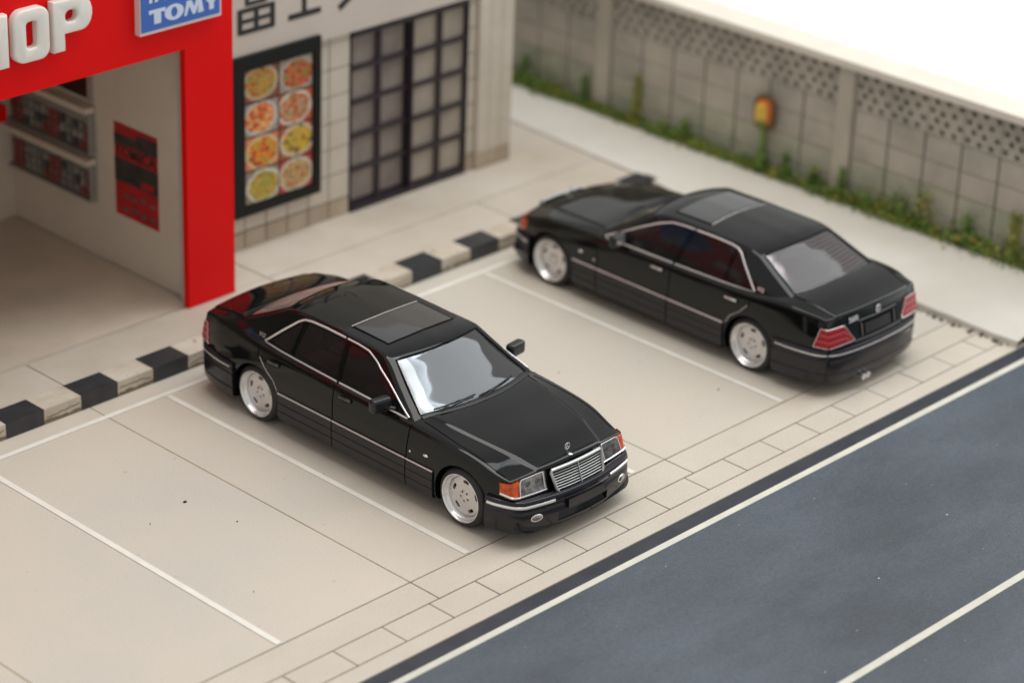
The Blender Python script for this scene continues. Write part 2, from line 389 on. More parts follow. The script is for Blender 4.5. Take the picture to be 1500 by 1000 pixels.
piers = [-.7, 3.495, 7.69, 11.885]
for s in range(3):
    y0 = piers[s]+.13; n = 7; bl = (4.195-.26)/n; sc = bl/BL
    for i in range(n):
        y = y0+i*bl
        if y < -.5: continue
        for r in range(4):
            z = 1.42-(r+1)*.335
            o = link('wall_block', blkd if r >= 2 else blk, parent=wall, loc=(3.985+random.uniform(-.002, .003)-4.1, y-3, z-HK)); o.scale = (1, sc, .335/BH)
        for r in range(1):
            o = link('pierced_block', pb, parent=wall, loc=(3.985-4.1, y-3, 1.428-HK)); o.scale = (1, sc, 1)
for y in piers:
    if y < 0: y0, y1 = -.56, -.52
    else: y0, y1 = y-.125, y+.125
    b = bmesh.new(); box_bm(b, 3.93, 4.03, y0, y1, .05, 1.95); wpart('pier', b, PIERM, smooth=True, bevel=.012)
for k in range(4):
    y0 = [-.6, 1.4, 5.59, 9.78][k]; y1 = [1.396, 5.586, 9.776, 13.95][k]
    b = bmesh.new(); box_bm(b, 3.90, 4.42, y0, y1, 1.96, 2.06); wpart('coping_stone', b, CAPM, smooth=True, bevel=.025)

# ---- planting at the foot of the wall
def leaf_cluster(bm, c, rad, n, size, hz=1.0):
    for _ in range(n):
        p = Vector((random.gauss(0, .45)*rad, random.gauss(0, .5)*rad, abs(random.gauss(0, .5))*rad*hz))+Vector(c)
        a = Vector((random.uniform(-1, 1), random.uniform(-1, 1), random.uniform(-.3, 1))).normalized(); t = a.orthogonal().normalized(); q = a.cross(t)
        s = size*random.uniform(.5, 1.2)
        vs = [bm.verts.new(p+t*s), bm.verts.new(p+q*s*.45), bm.verts.new(p-t*s), bm.verts.new(p-q*s*.45)]
        bm.faces.new(vs)
bm3 = bmesh.new()
for k in range(46):
    leaf_cluster(bm3, (3.85+random.uniform(-.1, .08), random.uniform(-.4, 10), HK+random.uniform(.02, .13)), .025, 7, .024)
tag(done(bm3, 'scattered_blossoms', BLOOM), 'small yellow orange blossoms dotted along the ground cover', 'flowers', kind='stuff')
soil = tag(box('planting_strip', 3.80, 4.03, -.5, 13.8, HK-.02, HK+.02, SOIL), kind='structure')
bm = bmesh.new(); bm2 = bmesh.new()
for k in range(620):
    y = random.uniform(-.5, 12); f = .6+.4*math.sin(y*2.3)+.25*math.sin(y*5.1+1)
    f += .7*(y < 3.2)+.3*(y < 4.5)
    leaf_cluster(bm if random.random() < .62 else bm2, (3.90+random.uniform(-.1, .05), y, HK+.01), .075+.07*max(0, f), 24, .034)
tag(done(bm, 'ground_cover', LEAF1), 'low dark green ground cover creeping along the wall foot', 'plants', kind='stuff')
tag(done(bm2, 'ground_cover', LEAF2), 'yellowish sprigs scattered through the ground cover at the wall foot', 'plants', kind='stuff')
def weed(y, h, lab, bloom=None, x=3.9, spread=.06, yel=False):
    h *= 1.15+.2*(y < 3); spread *= 1.35+.4*(y < 3)
    t = empty('tall_weed', (x, y, HK+.02), 0, lab, 'weed', 'tall weeds along the wall foot')
    b = bmesh.new(); tube_bm(b, [(0, 0, 0), (.004, .006, h*.5), (0, -.004, h)], .008, 5); done(b, 'stem', LEAF1, t)
    b = bmesh.new()
    for k in range(int(h/.03)):
        z = k*.03+.02; leaf_cluster(b, (0, 0, z), spread*(1.15-.6*z/h), 13, .034)
    done(b, 'foliage', LEAF2 if yel else LEAF1, t)
    if bloom:
        b = bmesh.new()
        for _ in range(bloom): leaf_cluster(b, (random.uniform(-.05, .05), random.uniform(-.06, .06), h*random.uniform(.55, 1)), .02, 7, .02)
        done(b, 'blossoms', BLOOM, t)
weed(6.98, .62, 'tallest leafy weed with a yellowish tip by the second pier', 2, spread=.07, yel=True)
weed(7.95, .36, 'leafy weed just beyond the second pier toward the far end', None)
weed(9.1, .34, 'weed nearest the corner of the tiled restaurant', None)
weed(3.85, .26, 'small weed left of the near pier with an orange yellow flower', 3)
weed(3.40, .34, 'weed growing against the near pier', None)
weed(4.35, .28, 'low weed just right of the stalk with the big bloom', None)
weed(2.1, .33, 'bushy weed with many yellow blossoms right of the near pier', 5, spread=.13, yel=True)
weed(1.42, .27, 'short weed between the blossoming weed and the one at the picture edge', 2, spread=.08)
weed(.72, .45, 'upright weed closest to the right edge of the picture', 3, spread=.08, yel=True)
weed(2.45, .22, 'low clump left of the blossoming weed', 2, spread=.1)
weed(6.1, .26, 'short weed left of the big orange bloom', 1, spread=.08)
# big bloom on a stalk
t = empty('stalk_flower', (3.86, 4.72, HK+.01), 0, 'straight green stalk holding one large orange and yellow bloom before the wall', 'flower')
b = bmesh.new(); tube_bm(b, [(0, 0, 0), (0, 0, .3), (0, 0, .66)], .034, 8); leaf_cluster(b, (0, 0, .03), .12, 80, .045, 1.8); done(b, 'stalk', LEAF1, t)
def bloom_part(name, sy, sz, x, z, m, cuts=14):
    b = bmesh.new(); pts = [(x, sy*math.copysign(abs(math.cos(a))**.7, math.cos(a)), z+sz*math.copysign(abs(math.sin(a))**.7, math.sin(a))) for a in [2*PI*k/cuts for k in range(cuts)]]
    prism_bm(b, pts, (.05, 0, 0)); bmesh.ops.recalc_face_normals(b, faces=b.faces); return done(b, name, m, t, smooth=True, bevel=.015)
bloom_part('sepal_ring', .185, .25, -.01, .82, mat('sepal_brown', (.13, .07, .02), .6))
bloom_part('petal', .125, .18, -.035, .825, BLOOMO)
bloom_part('petal', .095, .15, -.055, .81, mat('bloom_yellow', (.80, .58, .10), .5, col2=(.7, .40, .05), nscale=9)).location.y = .03
bloom_part('petal', .07, .05, -.057, .69, LEAF2)

# ================================================================== RESTAURANT
rest = empty('restaurant', (-1.1, 7.3, HK), 0, 'cream tiled restaurant front with a white fascia right of the red shop', 'building')
RO = (-1.1, 7.3, HK)
def rp(name, x0, x1, y0, y1, z0, z1, m, parent=None, bevel=0):
    o = box(name, x0, x1, y0, y1, z0, z1, m, parent or rest, bevel)
    if parent is None: o.location = (-RO[0], -RO[1], -RO[2])
    return o
YT = 7.3
rp('wall_core', -3.9, -1.20, YT+.02, 12, .1, 5.0, GROUT); rp('wall_core', .86, 1.64, YT+.02, 12, .1, 5.0, GROUT); rp('wall_core', -1.2, .86, YT+.02, 12, 2.56, 5.0, GROUT)
rp('wall_core', -1.2, .86, YT+.26, 12, .1, 2.56, GROUT)
TW, TH = .345, .349
bm = bmesh.new(); box_bm(bm, .008, TW-.008, 0, .03, .008, TH-.008); bmesh.ops.bevel(bm, geom=bm.edges[:], offset=.003, segments=1, affect='EDGES')
tme = bpy.data.meshes.new('tile'); bm.to_mesh(tme); bm.free(); tme.materials.append(WTILE); tmed = tme.copy(); tmed.materials.clear(); tmed.materials.append(WTILED)
def tile(x, z, sx=1, sz=1):
    o = link('wall_tile', tmed if z < .3 else tme, parent=rest, loc=(x-RO[0], YT-.006+random.uniform(-.002, .002)-RO[1], z-RO[2])); o.scale = (sx, 1, sz)
for r in range(8):
    z = .06+r*TH; 
    if r == 0: z0, sz = HK-.005, (.06+TH-HK)/TH
    elif r == 7: z0, sz = z, .095/TH
    else: z0, sz = z, 1
    x = -1.21
    for k in range(8): tile(x-(k+1)*TW, z0, 1, sz)
    for k in range(4):
        w_ = .1925; tile(.87+k*w_, z0, w_/TW, sz)
# end pilaster, one tile proud
rp('pilaster', 1.02, 1.655, YT-.05, YT-.008, HK, 2.6, WTILE)
for r in range(7):
    for k in range(3):
        z = .06+r*TH; z0, sz = (HK, (.06+TH-HK)/TH) if r == 0 else (z, 1)
        o = link('wall_tile', tmed if r == 0 else tme, parent=rest, loc=(1.02+k*.2133-RO[0], YT-.06-RO[1], z0-RO[2])); o.scale = (.2133/TW, 1, sz)
# fascia board
fa = rp('fascia', -3.88, 1.70, YT-.07, YT+.02, 2.60, 5.0, FASC, bevel=.006)
# characters on the fascia, built of strokes
ch = empty('sign_characters', (-2.4, YT-.071, 2.97), 0, 'black Japanese characters on the white fascia above the menu board', 'sign lettering')
def strokes(name, segs, ox, oz, sx, sz, y=YT-.078, th=.018):
    b = bmesh.new()
    for (x0, z0, x1, z1, wd) in segs:
        a = Vector((ox+x0*sx, 0, oz+z0*sz)); c = Vector((ox+x1*sx, 0, oz+z1*sz)); d = (c-a).normalized(); nrm = Vector((-d.z, 0, d.x))*wd*sx*.5
        prism_bm(b, [a-nrm+Vector((0, y, 0)), c-nrm+Vector((0, y, 0)), c+nrm+Vector((0, y, 0)), a+nrm+Vector((0, y, 0))], (0, th, 0)); y -= .0006
    bmesh.ops.recalc_face_normals(b, faces=b.faces); o = done(b, name, CHARM, ch); o.location = (2.4, -(YT-.071), -2.97); return o
# fu
strokes('character', [(.5, 1.05, .5, .92, .1), (.05, .9, .95, .9, .09), (.07, .94, .07, .76, .09), (.93, .94, .93, .76, .09), (.2, .78, .8, .78, .07),
    (.25, .68, .75, .68, .07), (.25, .52, .75, .52, .07), (.27, .7, .27, .5, .08), (.73, .7, .73, .5, .08),
    (.06, .41, .94, .41, .08), (.06, .03, .94, .03, .09), (.09, .44, .09, 0, .1), (.91, .44, .91, 0, .1), (.5, .42, .5, .02, .09), (.08, .22, .92, .22, .07)], -3.10, 2.97, .62, .68)
# shi
strokes('character', [(.5, 1.0, .5, .05, .1), (.02, .66, .98, .66, .09), (.14, .06, .88, .06, .1)], -2.38, 2.97, .70, .68)
# so
strokes('character', [(.12, .82, .28, .52, .12), (.90, .9, .82, .55, .12), (.82, .57, .60, .22, .12), (.61, .24, .27, .04, .12)], -1.64, 2.93, .66, .68)
# lattice sliding doors
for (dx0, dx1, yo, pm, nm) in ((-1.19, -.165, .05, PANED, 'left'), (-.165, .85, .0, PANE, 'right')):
    door = empty('sliding_door', (dx0-RO[0], yo, .06)); door.parent = rest
    z0, z1 = .06, 2.36; W = dx1-dx0; z0 = 0.0; H = 2.32
    f = .036
    bm = bmesh.new()
    box_bm(bm, 0, f, -.03, .05, 0, H); box_bm(bm, W-f, W, -.03, .05, 0, H); box_bm(bm, f, W-f, -.03, .05, 0, f*.9); box_bm(bm, f, W-f, -.03, .05, H-f*1.2, H)
    done(bm, 'door_frame', DOORF, door)
    nr, nc = 5, 2
    ch_ = (H-f*2.1)/nr
    for r in range(nr):
        for c in range(nc):
            xa = f+c*(W-2*f)/nc; xb = xa+(W-2*f)/nc; za = f*.9+r*ch_; zb = za+ch_
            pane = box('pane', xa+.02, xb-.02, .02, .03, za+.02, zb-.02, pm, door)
    for r in range(1, nr): box('rail', f, W-f, -.025, .018, f*.9+r*ch_-.03, f*.9+r*ch_+.03, DOORF, door)
    box('stile', W/2-.032, W/2+.032, -.028, .019, f*.9, H-f*1.2, DOORF, door)
rp('door_surround', -1.2, -1.185, YT-.02, YT+.26, HK, 2.56, DOORF); rp('door_surround', .847, .862, YT-.02, YT+.26, HK, 2.56, DOORF)
rp('door_surround', -1.184, .846, YT-.035, YT+.26, 2.505, 2.58, DOORF); rp('threshold', -1.184, .846, YT-.035, YT+.2, HK-.003, HK+.055, DOORF)
# stained base of the tile wall: lower skirting
# ---- menu board
def z_(q): return q
MX0, MX1, MZ0, MZ1, MY = -3.19, -1.80, .66, 2.70, 7.17
menu = empty('menu_board', ((MX0+MX1)/2, YT-.01, MZ0), 0, 'black framed menu board with eight food pictures on the tiled wall', 'menu board')
def mp(name, *a, m=BLACKP, bevel=0, parent=None):
    o = box(name, *a, m, parent or menu, bevel); 
    if parent is None: o.location = (-(MX0+MX1)/2, -(YT-.01), -MZ0)
    return o
mp('case', MX0, MX1, MY+.04, YT-.012, MZ0, MZ1, bevel=.008)
mp('frame', MX0, MX0+.17, MY, MY+.038, MZ0, MZ1, bevel=.008); mp('frame', MX1-.11, MX1, MY, MY+.038, MZ0, MZ1, bevel=.008)
mp('frame', MX0+.171, MX1-.111, MY, MY+.038, MZ0, MZ0+.12, bevel=.008); mp('frame', MX0+.171, MX1-.111, MY, MY+.038, MZ1-.18, MZ1, bevel=.008)
def food_mat(i, plate, a, b_, c, bgc):
    m = bpy.data.materials.new('food_print_%d' % i); m.use_nodes = True; nt = m.node_tree; bs = nt.nodes['Principled BSDF']; bs.inputs['Roughness'].default_value = .35
    tc = nt.nodes.new('ShaderNodeTexCoord'); mp_ = nt.nodes.new('ShaderNodeMapping'); nt.links.new(tc.outputs['Generated'], mp_.inputs[0])
    mp_.inputs['Location'].default_value = (-.5+random.uniform(-.06, .06), 0, -.5+random.uniform(-.05, .05)); mp_.inputs['Scale'].default_value = (1, 0, 1)
    ln = nt.nodes.new('ShaderNodeVectorMath'); ln.operation = 'LENGTH'; nt.links.new(mp_.outputs[0], ln.inputs[0])
    n = nt.nodes.new('ShaderNodeTexNoise'); n.inputs['Scale'].default_value = 6.5; n.noise_dimensions = '4D'; n.inputs['W'].default_value = i*3.1; n.inputs['Detail'].default_value = 3
    nt.links.new(tc.outputs['Generated'], n.inputs['Vector'])
    ad = nt.nodes.new('ShaderNodeMath'); ad.operation = 'MULTIPLY_ADD'; ad.inputs[1].default_value = .16; nt.links.new(n.outputs['Fac'], ad.inputs[0]); nt.links.new(ln.outputs['Value'], ad.inputs[2])
    r = nt.nodes.new('ShaderNodeValToRGB'); e = r.color_ramp.elements; e[0].position = .0; e[0].color = (1, 1, 1, 1); e[1].position = .40; e[1].color = (1, 1, 1, 1); r.color_ramp.interpolation = 'CONSTANT'
    # food | plate | background
    fr = nt.nodes.new('ShaderNodeValToRGB'); el = fr.color_ramp.elements; el[0].position = .33; el[0].color = (*a, 1); el[1].position = .66; el[1].color = (*c, 1); k = el.new(.47); k.color = (*b_, 1); k2 = el.new(.40); k2.color = (.09, .07, .03, 1); k3 = el.new(.57); k3.color = (*[min(1, q*.85) for q in c], 1); k4 = el.new(.61); k4.color = (.10, .13, .03, 1) if i % 3 != 2 else (.7, .32, .05, 1)
    nt.links.new(n.outputs['Fac'], fr.inputs[0])
    def step(th, w_=.02):
        s = nt.nodes.new('ShaderNodeMapRange'); s.inputs['From Min'].default_value = th; s.inputs['From Max'].default_value = th+w_; nt.links.new(ad.outputs[0], s.inputs['Value']); return s.outputs[0]
    m1 = nt.nodes.new('ShaderNodeMix'); m1.data_type = 'RGBA'; nt.links.new(step(.52), m1.inputs['Factor']); nt.links.new(fr.outputs[0], m1.inputs['A']); m1.inputs['B'].default_value = (*plate, 1)
    m2 = nt.nodes.new('ShaderNodeMix'); m2.data_type = 'RGBA'; nt.links.new(step(.60), m2.inputs['Factor']); nt.links.new(m1.outputs['Result'], m2.inputs['A']); m2.inputs['B'].default_value = (*bgc, 1)
    nt.links.new(m2.outputs['Result'], bs.inputs['Base Color']); return m
foods = [((.42, .34, .24), (.75, .08, .02), (.60, .22, .04), (.30, .34, .08), (.22, .07, .04)), ((.42, .33, .28), (.10, .04, .05), (.70, .05, .04), (.15, .30, .05), (.3, .25, .2)),
         ((.5, .46, .42), (.75, .18, .03), (.72, .10, .02), (.70, .45, .2), (.30, .26, .22)), ((.6, .55, .45), (.62, .34, .16), (.70, .16, .06), (.5, .4, .25), (.45, .1, .05)),
         ((.55, .50, .25), (.65, .03, .02), (.75, .12, .02), (.75, .45, .05), (.62, .20, .10)), ((.55, .48, .4), (.10, .10, .12), (.80, .42, .02), (.30, .36, .08), (.35, .1, .05)),
         ((.6, .55, .45), (.70, .42, .06), (.62, .35, .04), (.35, .40, .08), (.25, .2, .15)), ((.55, .5, .4), (.60, .42, .18), (.62, .5, .2), (.55, .10, .06), (.4, .06, .05))]
px0, px1, pz0, pz1 = MX0+.175, MX1-.115, MZ0+.125, MZ1-.185
for r in range(4):
    for c in range(2):
        i = r*2+c; w_ = (px1-px0)/2; h_ = (pz1-pz0)/4
        zt = pz1-r*h_
        mp('food_picture', px0+c*w_+.012, px0+(c+1)*w_-.012, MY+.026, MY+.032, zt-h_+.012, zt-.012, m=food_mat(i, *foods[i]))

# ================================================================== RED SHOP
SO = (-7, 6.42, HK)
shop = empty('toy_shop', SO, 0, 'open fronted shop with red fascia and red corner pillar', 'building')
def sp(name, x0, x1, y0, y1, z0, z1, m, parent=None, bevel=0):
    o = box(name, x0, x1, y0, y1, z0, z1, m, parent or shop, bevel)
    if parent is None: o.location = (-SO[0], -SO[1], -SO[2])
    return o
FZ = 3.36
sp('pillar', -4.56, -3.86, 6.401, 6.49, HK+.002, FZ, RED, bevel=.006)
sp('fascia', -13, -3.86, 6.40, 6.49, FZ, 5.2, RED, bevel=.006)
sp('side_wall', -4.40, -3.90, 6.492, 12, HK+.002, 5.1, WHT)
sp('door_jamb', -4.50, -4.402, 6.492, 6.62, HK+.002, FZ+.3, mat('jamb_grey', (.46, .43, .38), .6))
sp('back_wall', -13, -4.402, 9.95, 10.1, HK+.002, 5.1, WHT)
sp('ceiling', -13, -4.402, 6.492, 9.948, 3.9, 4.0, WHT); sp('roof', -13, -3.9, 6.492, 12, 5.105, 5.18, WHT)
sp('side_wall', -13, -12.8, 6.492, 9.948, HK+.002, 3.9, WHT)
sp('floor', -12.79, -4.475, 6.50, 9.945, HK-.006, HK+.001, FLOORI)
# red shelf against the back wall
tag(box('wall_shelf', -6.4, -4.72, 9.6, 9.948, 1.62, 1.82, RED, bevel=.01), 'red shelf fixed to the shop back wall at the picture edge', 'shelf')
# letters
sgn = empty('shop_letters', (-6.7, 6.40, 3.66), 0, 'thick ivory raised letters on the red fascia', 'sign lettering')
def rrect(x0, x1, z0, z1, r, n=5, cw=False):
    p = []
    for cx, cz, a0 in ((x1-r, z1-r, 0), (x0+r, z1-r, 90), (x0+r, z0+r, 180), (x1-r, z0+r, 270)):
        for k in range(n+1): a = math.radians(a0+90*k/n); p.append((cx+r*math.cos(a), cz+r*math.sin(a)))
    return p[::-1] if cw else p
def letter(outer, holes, y0=6.30, y1=6.395):
    tr = lambda p: (p[0]+.105, 3.735+(p[1]-3.78)*.94); outer = [tr(p) for p in outer]; holes = [[tr(p) for p in h] for h in holes]
    bm = bmesh.new(); prism_bm(bm, [(x, y0, z) for x, z in outer], (0, y1-y0, 0)); bmesh.ops.recalc_face_normals(bm, faces=bm.faces); o = meshobj(bm)
    cut = []
    for h in holes:
        b2 = bmesh.new(); prism_bm(b2, [(x, y0-.1, z) for x, z in h], (0, .4, 0)); bmesh.ops.recalc_face_normals(b2, faces=b2.faces); cut.append(meshobj(b2))
    me = boolean(o, cut); kill(o, *cut); b = bmesh.new(); b.from_mesh(me)
    es = [e for e in b.edges if all(abs(v.co.y-y0) < 1e-4 for v in e.verts) and len(e.link_faces) == 2 and e.calc_face_angle(0) > .5]
    bmesh.ops.bevel(b, geom=es, offset=.022, segments=3, profile=.5, affect='EDGES')
    o = done(b, 'letter', LETT, sgn, smooth=True); o.location = (6.7, -6.40, -3.66); return o
letter(rrect(-7.02, -6.56, 3.78, 4.40, .13), [rrect(-6.86, -6.72, 3.94, 4.25, .04)])                       # O
P_out = [(-6.51, 3.80), (-6.36, 3.80), (-6.36, 4.0)] + [(-6.36+.0+.22+.15*math.sin(math.radians(a)), 4.20-.20*math.cos(math.radians(a))) for a in range(0, 181, 20)] + [(-6.51, 4.40)]
letter(P_out, [rrect(-6.35, -6.19, 4.13, 4.27, .06)])  # P
H_out = [(-7.52, 3.78), (-7.38, 3.78), (-7.38, 4.02), (-7.24, 4.02), (-7.24, 3.78), (-7.09, 3.78), (-7.09, 4.40), (-7.24, 4.40), (-7.24, 4.16), (-7.38, 4.16), (-7.38, 4.40), (-7.52, 4.40)]
letter(H_out, [])  # H
S_out = [(-8.02, 3.80), (-7.58, 3.80), (-7.58, 4.15), (-7.88, 4.15), (-7.88, 4.27), (-7.60, 4.27), (-7.60, 4.40), (-8.02, 4.40), (-8.02, 4.03), (-7.72, 4.03), (-7.72, 3.93), (-8.02, 3.93)]
letter(S_out, [])
# blue sign
bs = empty('logo_sign', (-4.7, 6.40, 3.66), 0, 'blue sign box with pale border and lettering at the red fascia corner', 'sign')
def lp(name, *a, m, bevel=0):
    o = box(name, *a, m, bs, bevel); o.location = (4.7, -6.40, -3.66); return o
lp('sign_box', -5.25, -4.10, 6.31, 6.398, 3.685, 4.75, m=SIGNW, bevel=.008)
lp('sign_panel', -5.235, -4.125, 6.303, 6.309, 3.72, 4.72, m=BLUE)
def poly_letters(name, shapes, y=6.303, th=-.004):
    b = bmesh.new()
    for s in shapes: prism_bm(b, [(x, y, z) for x, z in s], (0, th, 0))
    bmesh.ops.recalc_face_normals(b, faces=b.faces); o = done(b, name, LBLUE, bs); o.location = (4.7, -6.40, -3.66); return o
zb, zt = 3.79, 3.955
def L(x, w_, pts): return [(-5.13+(x+a*w_+5.13)*.93, zb+c*(zt-zb)) for a, c in pts]
poly_letters('lettering', [L(-5.13, .25, [(.3, 0), (.72, 0), (.72, .78), (.95, .72), (1, .72), (1, 1), (0, 1), (0, .72), (.05, .72), (.3, .78)])])
ol = [(-4.777+.135*math.cos(a), (zb+zt)/2+.09*math.sin(a)) for a in [2*PI*k/24 for k in range(24)]]; il = [(-4.777+.045*math.cos(a), (zb+zt)/2+.058*math.sin(a)) for a in [2*PI*k/24 for k in range(24)]]
poly_letters('lettering', [[ol[k], ol[(k+1) % 24], il[(k+1) % 24], il[k]] for k in range(24)])
poly_letters('lettering', [L(-4.60, .30, [(.0, 0), (.12, 0), (.26, .62), (.44, 0), (.56, 0), (.74, .62), (.70, 0), (1, 0), (.88, 1), (.64, 1), (.52, .5), (.38, 1), (.14, 1), (.05, .4)])])
poly_letters('lettering', [L(-4.31, .26, [(.36, 0), (.64, 0), (.64, .45), (1, 1), (.66, 1), (.52, .66), (.36, 1), (0, 1), (.36, .45)])])
tm = text_mesh('TAKARA', .22, 0, .011); o = link('lettering', tm, LBLUE, bs); o.rotation_euler = (PI/2, 0, 0); o.location = (-4.745+4.7, 6.2985-6.40, 4.115-3.66)
# wall posters and display cases on the shop's inner wall (facing -x)
XW = -4.402
post = empty('wall_poster', (XW, 7.52, .87), 0, 'red and black poster hanging on the white inner wall of the shop', 'poster')
def pp(name, y0, y1, z0, z1, m, d=.004):
    b = bmesh.new(); box_bm(b, -d, -d+.0035, y0-7.52, y1-7.52, z0-.87, z1-.87); return done(b, name, m, post)
PR = mat('poster_red', (.52, .010, .014), .45, col2=(.32, .008, .01), nscale=5); PB = mat('poster_black', (.015, .013, .013), .45, col2=(.05, .04, .035), nscale=9)
pp('poster_sheet', 7.12, 7.92, .87, 2.04, PR)
pp('printed_band', 7.12, 7.92, 1.79, 1.90, PB, .008); pp('printed_band', 7.12, 7.5, 1.902, 1.98, PB, .008); pp('printed_band', 7.12, 7.92, 1.31, 1.60, PB, .008); pp('printed_panel', 7.20, 7.42, 1.34, 1.42, PR, .012)
tm = text_mesh('TOMICA', .2, 0, .006); o = link('lettering', tm, PB, post); o.rotation_euler = (PI/2, 0, -PI/2); o.location = (-.009, 7.53-7.52, 1.70-.87)
PCAR = mat('print_grey', (.2, .14, .14), .4, col2=(.04, .05, .07), nscale=18)
for k in range(8):
    y = 7.22+(k % 4)*.17+random.uniform(-.03, .03); z = .98+(k//4)*.17+random.uniform(-.02, .02); pp('printed_car', y-.055, y+.055, z-.022, z+.022, PCAR, .008)
card_cols = [mat('card_red', (.24, .055, .05), .5), mat('card_pale', (.26, .24, .21), .5), mat('card_dark', (.05, .055, .06), .5), mat('card_rust', (.22, .06, .03), .5), mat('card_grey', (.19, .18, .17), .5)]
seq = [2, 0, 1, 4, 4, 0, 2, 3, 2, 1, 4, 0, 1, 2]
for (z0, z1, zt_, lab) in ((1.50, 1.88, 2.04, 'upper display case of small carded toys on the shop inner wall'), (.90, 1.24, 1.38, 'lower display case of small carded toys on the shop inner wall')):
    dc = empty('display_case', (XW, 9.1, z0), 0, lab, 'display case', 'display cases on the shop inner wall')
    def dp(name, x0, x1, y0, y1, za, zb_, m, bevel=0):
        return box(name, x0, x1, y0-9.1, y1-9.1, za-z0, zb_-z0, m, dc, bevel)
    DG = mat('case_grey', (.27, .255, .23), .5)
    dp('back_panel', -.02, -.002, 8.28, 9.93, z0, zt_, DG)
    dp('case_edge', -.10, -.021, 8.28, 8.30, z0, zt_, DG); dp('case_shelf', -.10, -.021, 8.301, 9.93, z0, z0+.015, DG)
    dp('case_top', -.16, -.021, 8.26, 9.93, zt_, zt_+.07, WHT, .004)
    for r in range(3):
        for k in range(13):
            y = 8.34+k*.121; zz = z0+.03+r*.115
            dp('toy_card', -.05, -.022, y, y+random.uniform(.07, .095), zz, zz+random.uniform(.08, .1), card_cols[seq[(k+r*(k % 3 == 1))%14] if k % 2 else (0 if (k % 6 == 0) else random.choice((1, 2, 4)))])
scr = empty('wall_screen', (XW, 9.0, 2.18), 0, 'dark glass panel high on the shop inner wall above the display cases', 'display panel')
box('screen_panel', -.02, -.002, -.62, .9, 0, .9, mat('screen_dark', (.012, .012, .012), .25), scr); box('screen_frame', -.03, -.002, -.70, -.622, -.02, .92, mat('case_pale', (.33, .28, .26), .5), scr)

# ================================================================== CAR
def smooth01(a, b, x): t = max(0, min(1, (x-a)/(b-a))); return t*t*(3-2*t)
U0, U1 = .12, 5.12
top = table('0.10:.740 .2:.765 .5:.835 1.0:.895 1.45:.937 1.6:.94 2.5:.95 3.9:.985 4.3:1.035 4.5:1.045 4.7:1.03 4.9:1.0 5.02:.978 5.12:.962')
c1v = table('.1:.43 .31:.49 1.44:.68 2:.74 3.9:.74 4.4:.71 5.1:.64')
c1d = table('.1:.008 .6:.012 1.4:.012 2:.02 4.4:.016 5.1:.01')
f2v = table('.1:.80 .2:.825 .35:.855 .6:.885 1:.905 1.6:.918 3:.922 4:.918 4.5:.895 4.8:.865 5.0:.82 5.12:.80')
f2z = table('.1:.690 .35:.735 .8:.825 1.2:.858 1.6:.874 2.5:.884 3.5:.908 4.0:.935 4.4:.975 4.8:.965 5.0:.947 5.12:.93')
f3v = table('.1:.82 .2:.85 .35:.885 .6:.918 1:.938 1.6:.945 3.5:.945 4.2:.943 4.6:.925 4.85:.89 5.03:.84 5.12:.815')
def warp(s, v, z):
    kf = .14*(1-smooth01(.12, 1.1, s)); tf = .34*(1-smooth01(.12, .7, s)); kr = .13*smooth01(4.3, 5.1, s); tr = .22*smooth01(4.6, 5.1, s)
    return Vector((v, s+kf*v*v+tf*(z-.49)-kr*v*v-tr*max(0, z-.62), z))
RE = .035
def section(s):
    d = min(s-U0, U1-s); RE = .024 if s < 2 else .018; e = 0 if d >= RE else RE-math.sqrt(max(0, RE*RE-(RE-d)**2))
    tz = top(s)-e; a1 = c1v(s); z1 = top(s)-c1d(s)-e; v2 = f2v(s)-e; z2 = f2z(s)-e; v3 = f3v(s)-e
    if z2 > z1-.021: z2 = z1-.021
    P = [(0, 0, tz), (a1, 0, z1), (a1+.04, 0, z1-.016), (v2, 0, z2), (v3, 0, .66), (v3-.004, 0, .48), (v3-.012, 0, .20), (v3-.07, 0, .165), (0, 0, .165)]
    P[0] = (0, 0, tz+.006)
    return round_poly(P, [0, .012, .012, .055-.025*smooth01(4.2, 4.8, s), .10, .05, .03, .03, 0], 5, 3)
st = sorted(set([U0+x for x in (0, .002, .006, .012, .02, .035, .06, .1)]+[U1-x for x in (0, .002, .006, .012, .02, .035, .06, .1)]+[U0+.14+k*(4.72/78) for k in range(79)]))
rows = []
for s in st:
    sec = section(s); full = [warp(s, -p.x, p.z) for p in sec[::-1]]+[warp(s, p.x, p.z) for p in sec[1:]]
    rows.append(full)
bm = bmesh.new(); V = grid_bm(bm, rows)
def cap(row, s, flip):
    n = len(row); h = n//2; sec = section(s); K = 14; prev = None
    for i in range(0, len(sec)):
        a = row[h+i]; b_ = row[h-i]
        if i == 0: cur = [a]*(K+1)
        else:
            v = sec[i].x; z = sec[i].z; cur = [b_]+[bm.verts.new(warp(s, -v+2*v*k/K, z)) for k in range(1, K)]+[a]
            if v < 1e-6: cur = [a]*(K+1)
        if prev:
            for k in range(K):
                q = list(dict.fromkeys([prev[k], prev[k+1], cur[k+1], cur[k]]))
                if len(q) > 2:
                    try: bm.faces.new(q)
                    except ValueError: pass
        prev = cur
cap(V[0], st[0], False); cap(V[-1], st[-1], True)
bmesh.ops.remove_doubles(bm, verts=bm.verts, dist=1e-5)
# bottom is closed by the grid itself along v=0 (left and right halves meet)
bmesh.ops.recalc_face_normals(bm, faces=bm.faces)
bodyraw = meshobj(bm)
bvh = BVHTree.FromObject(bodyraw, bpy.context.evaluated_depsgraph_get())

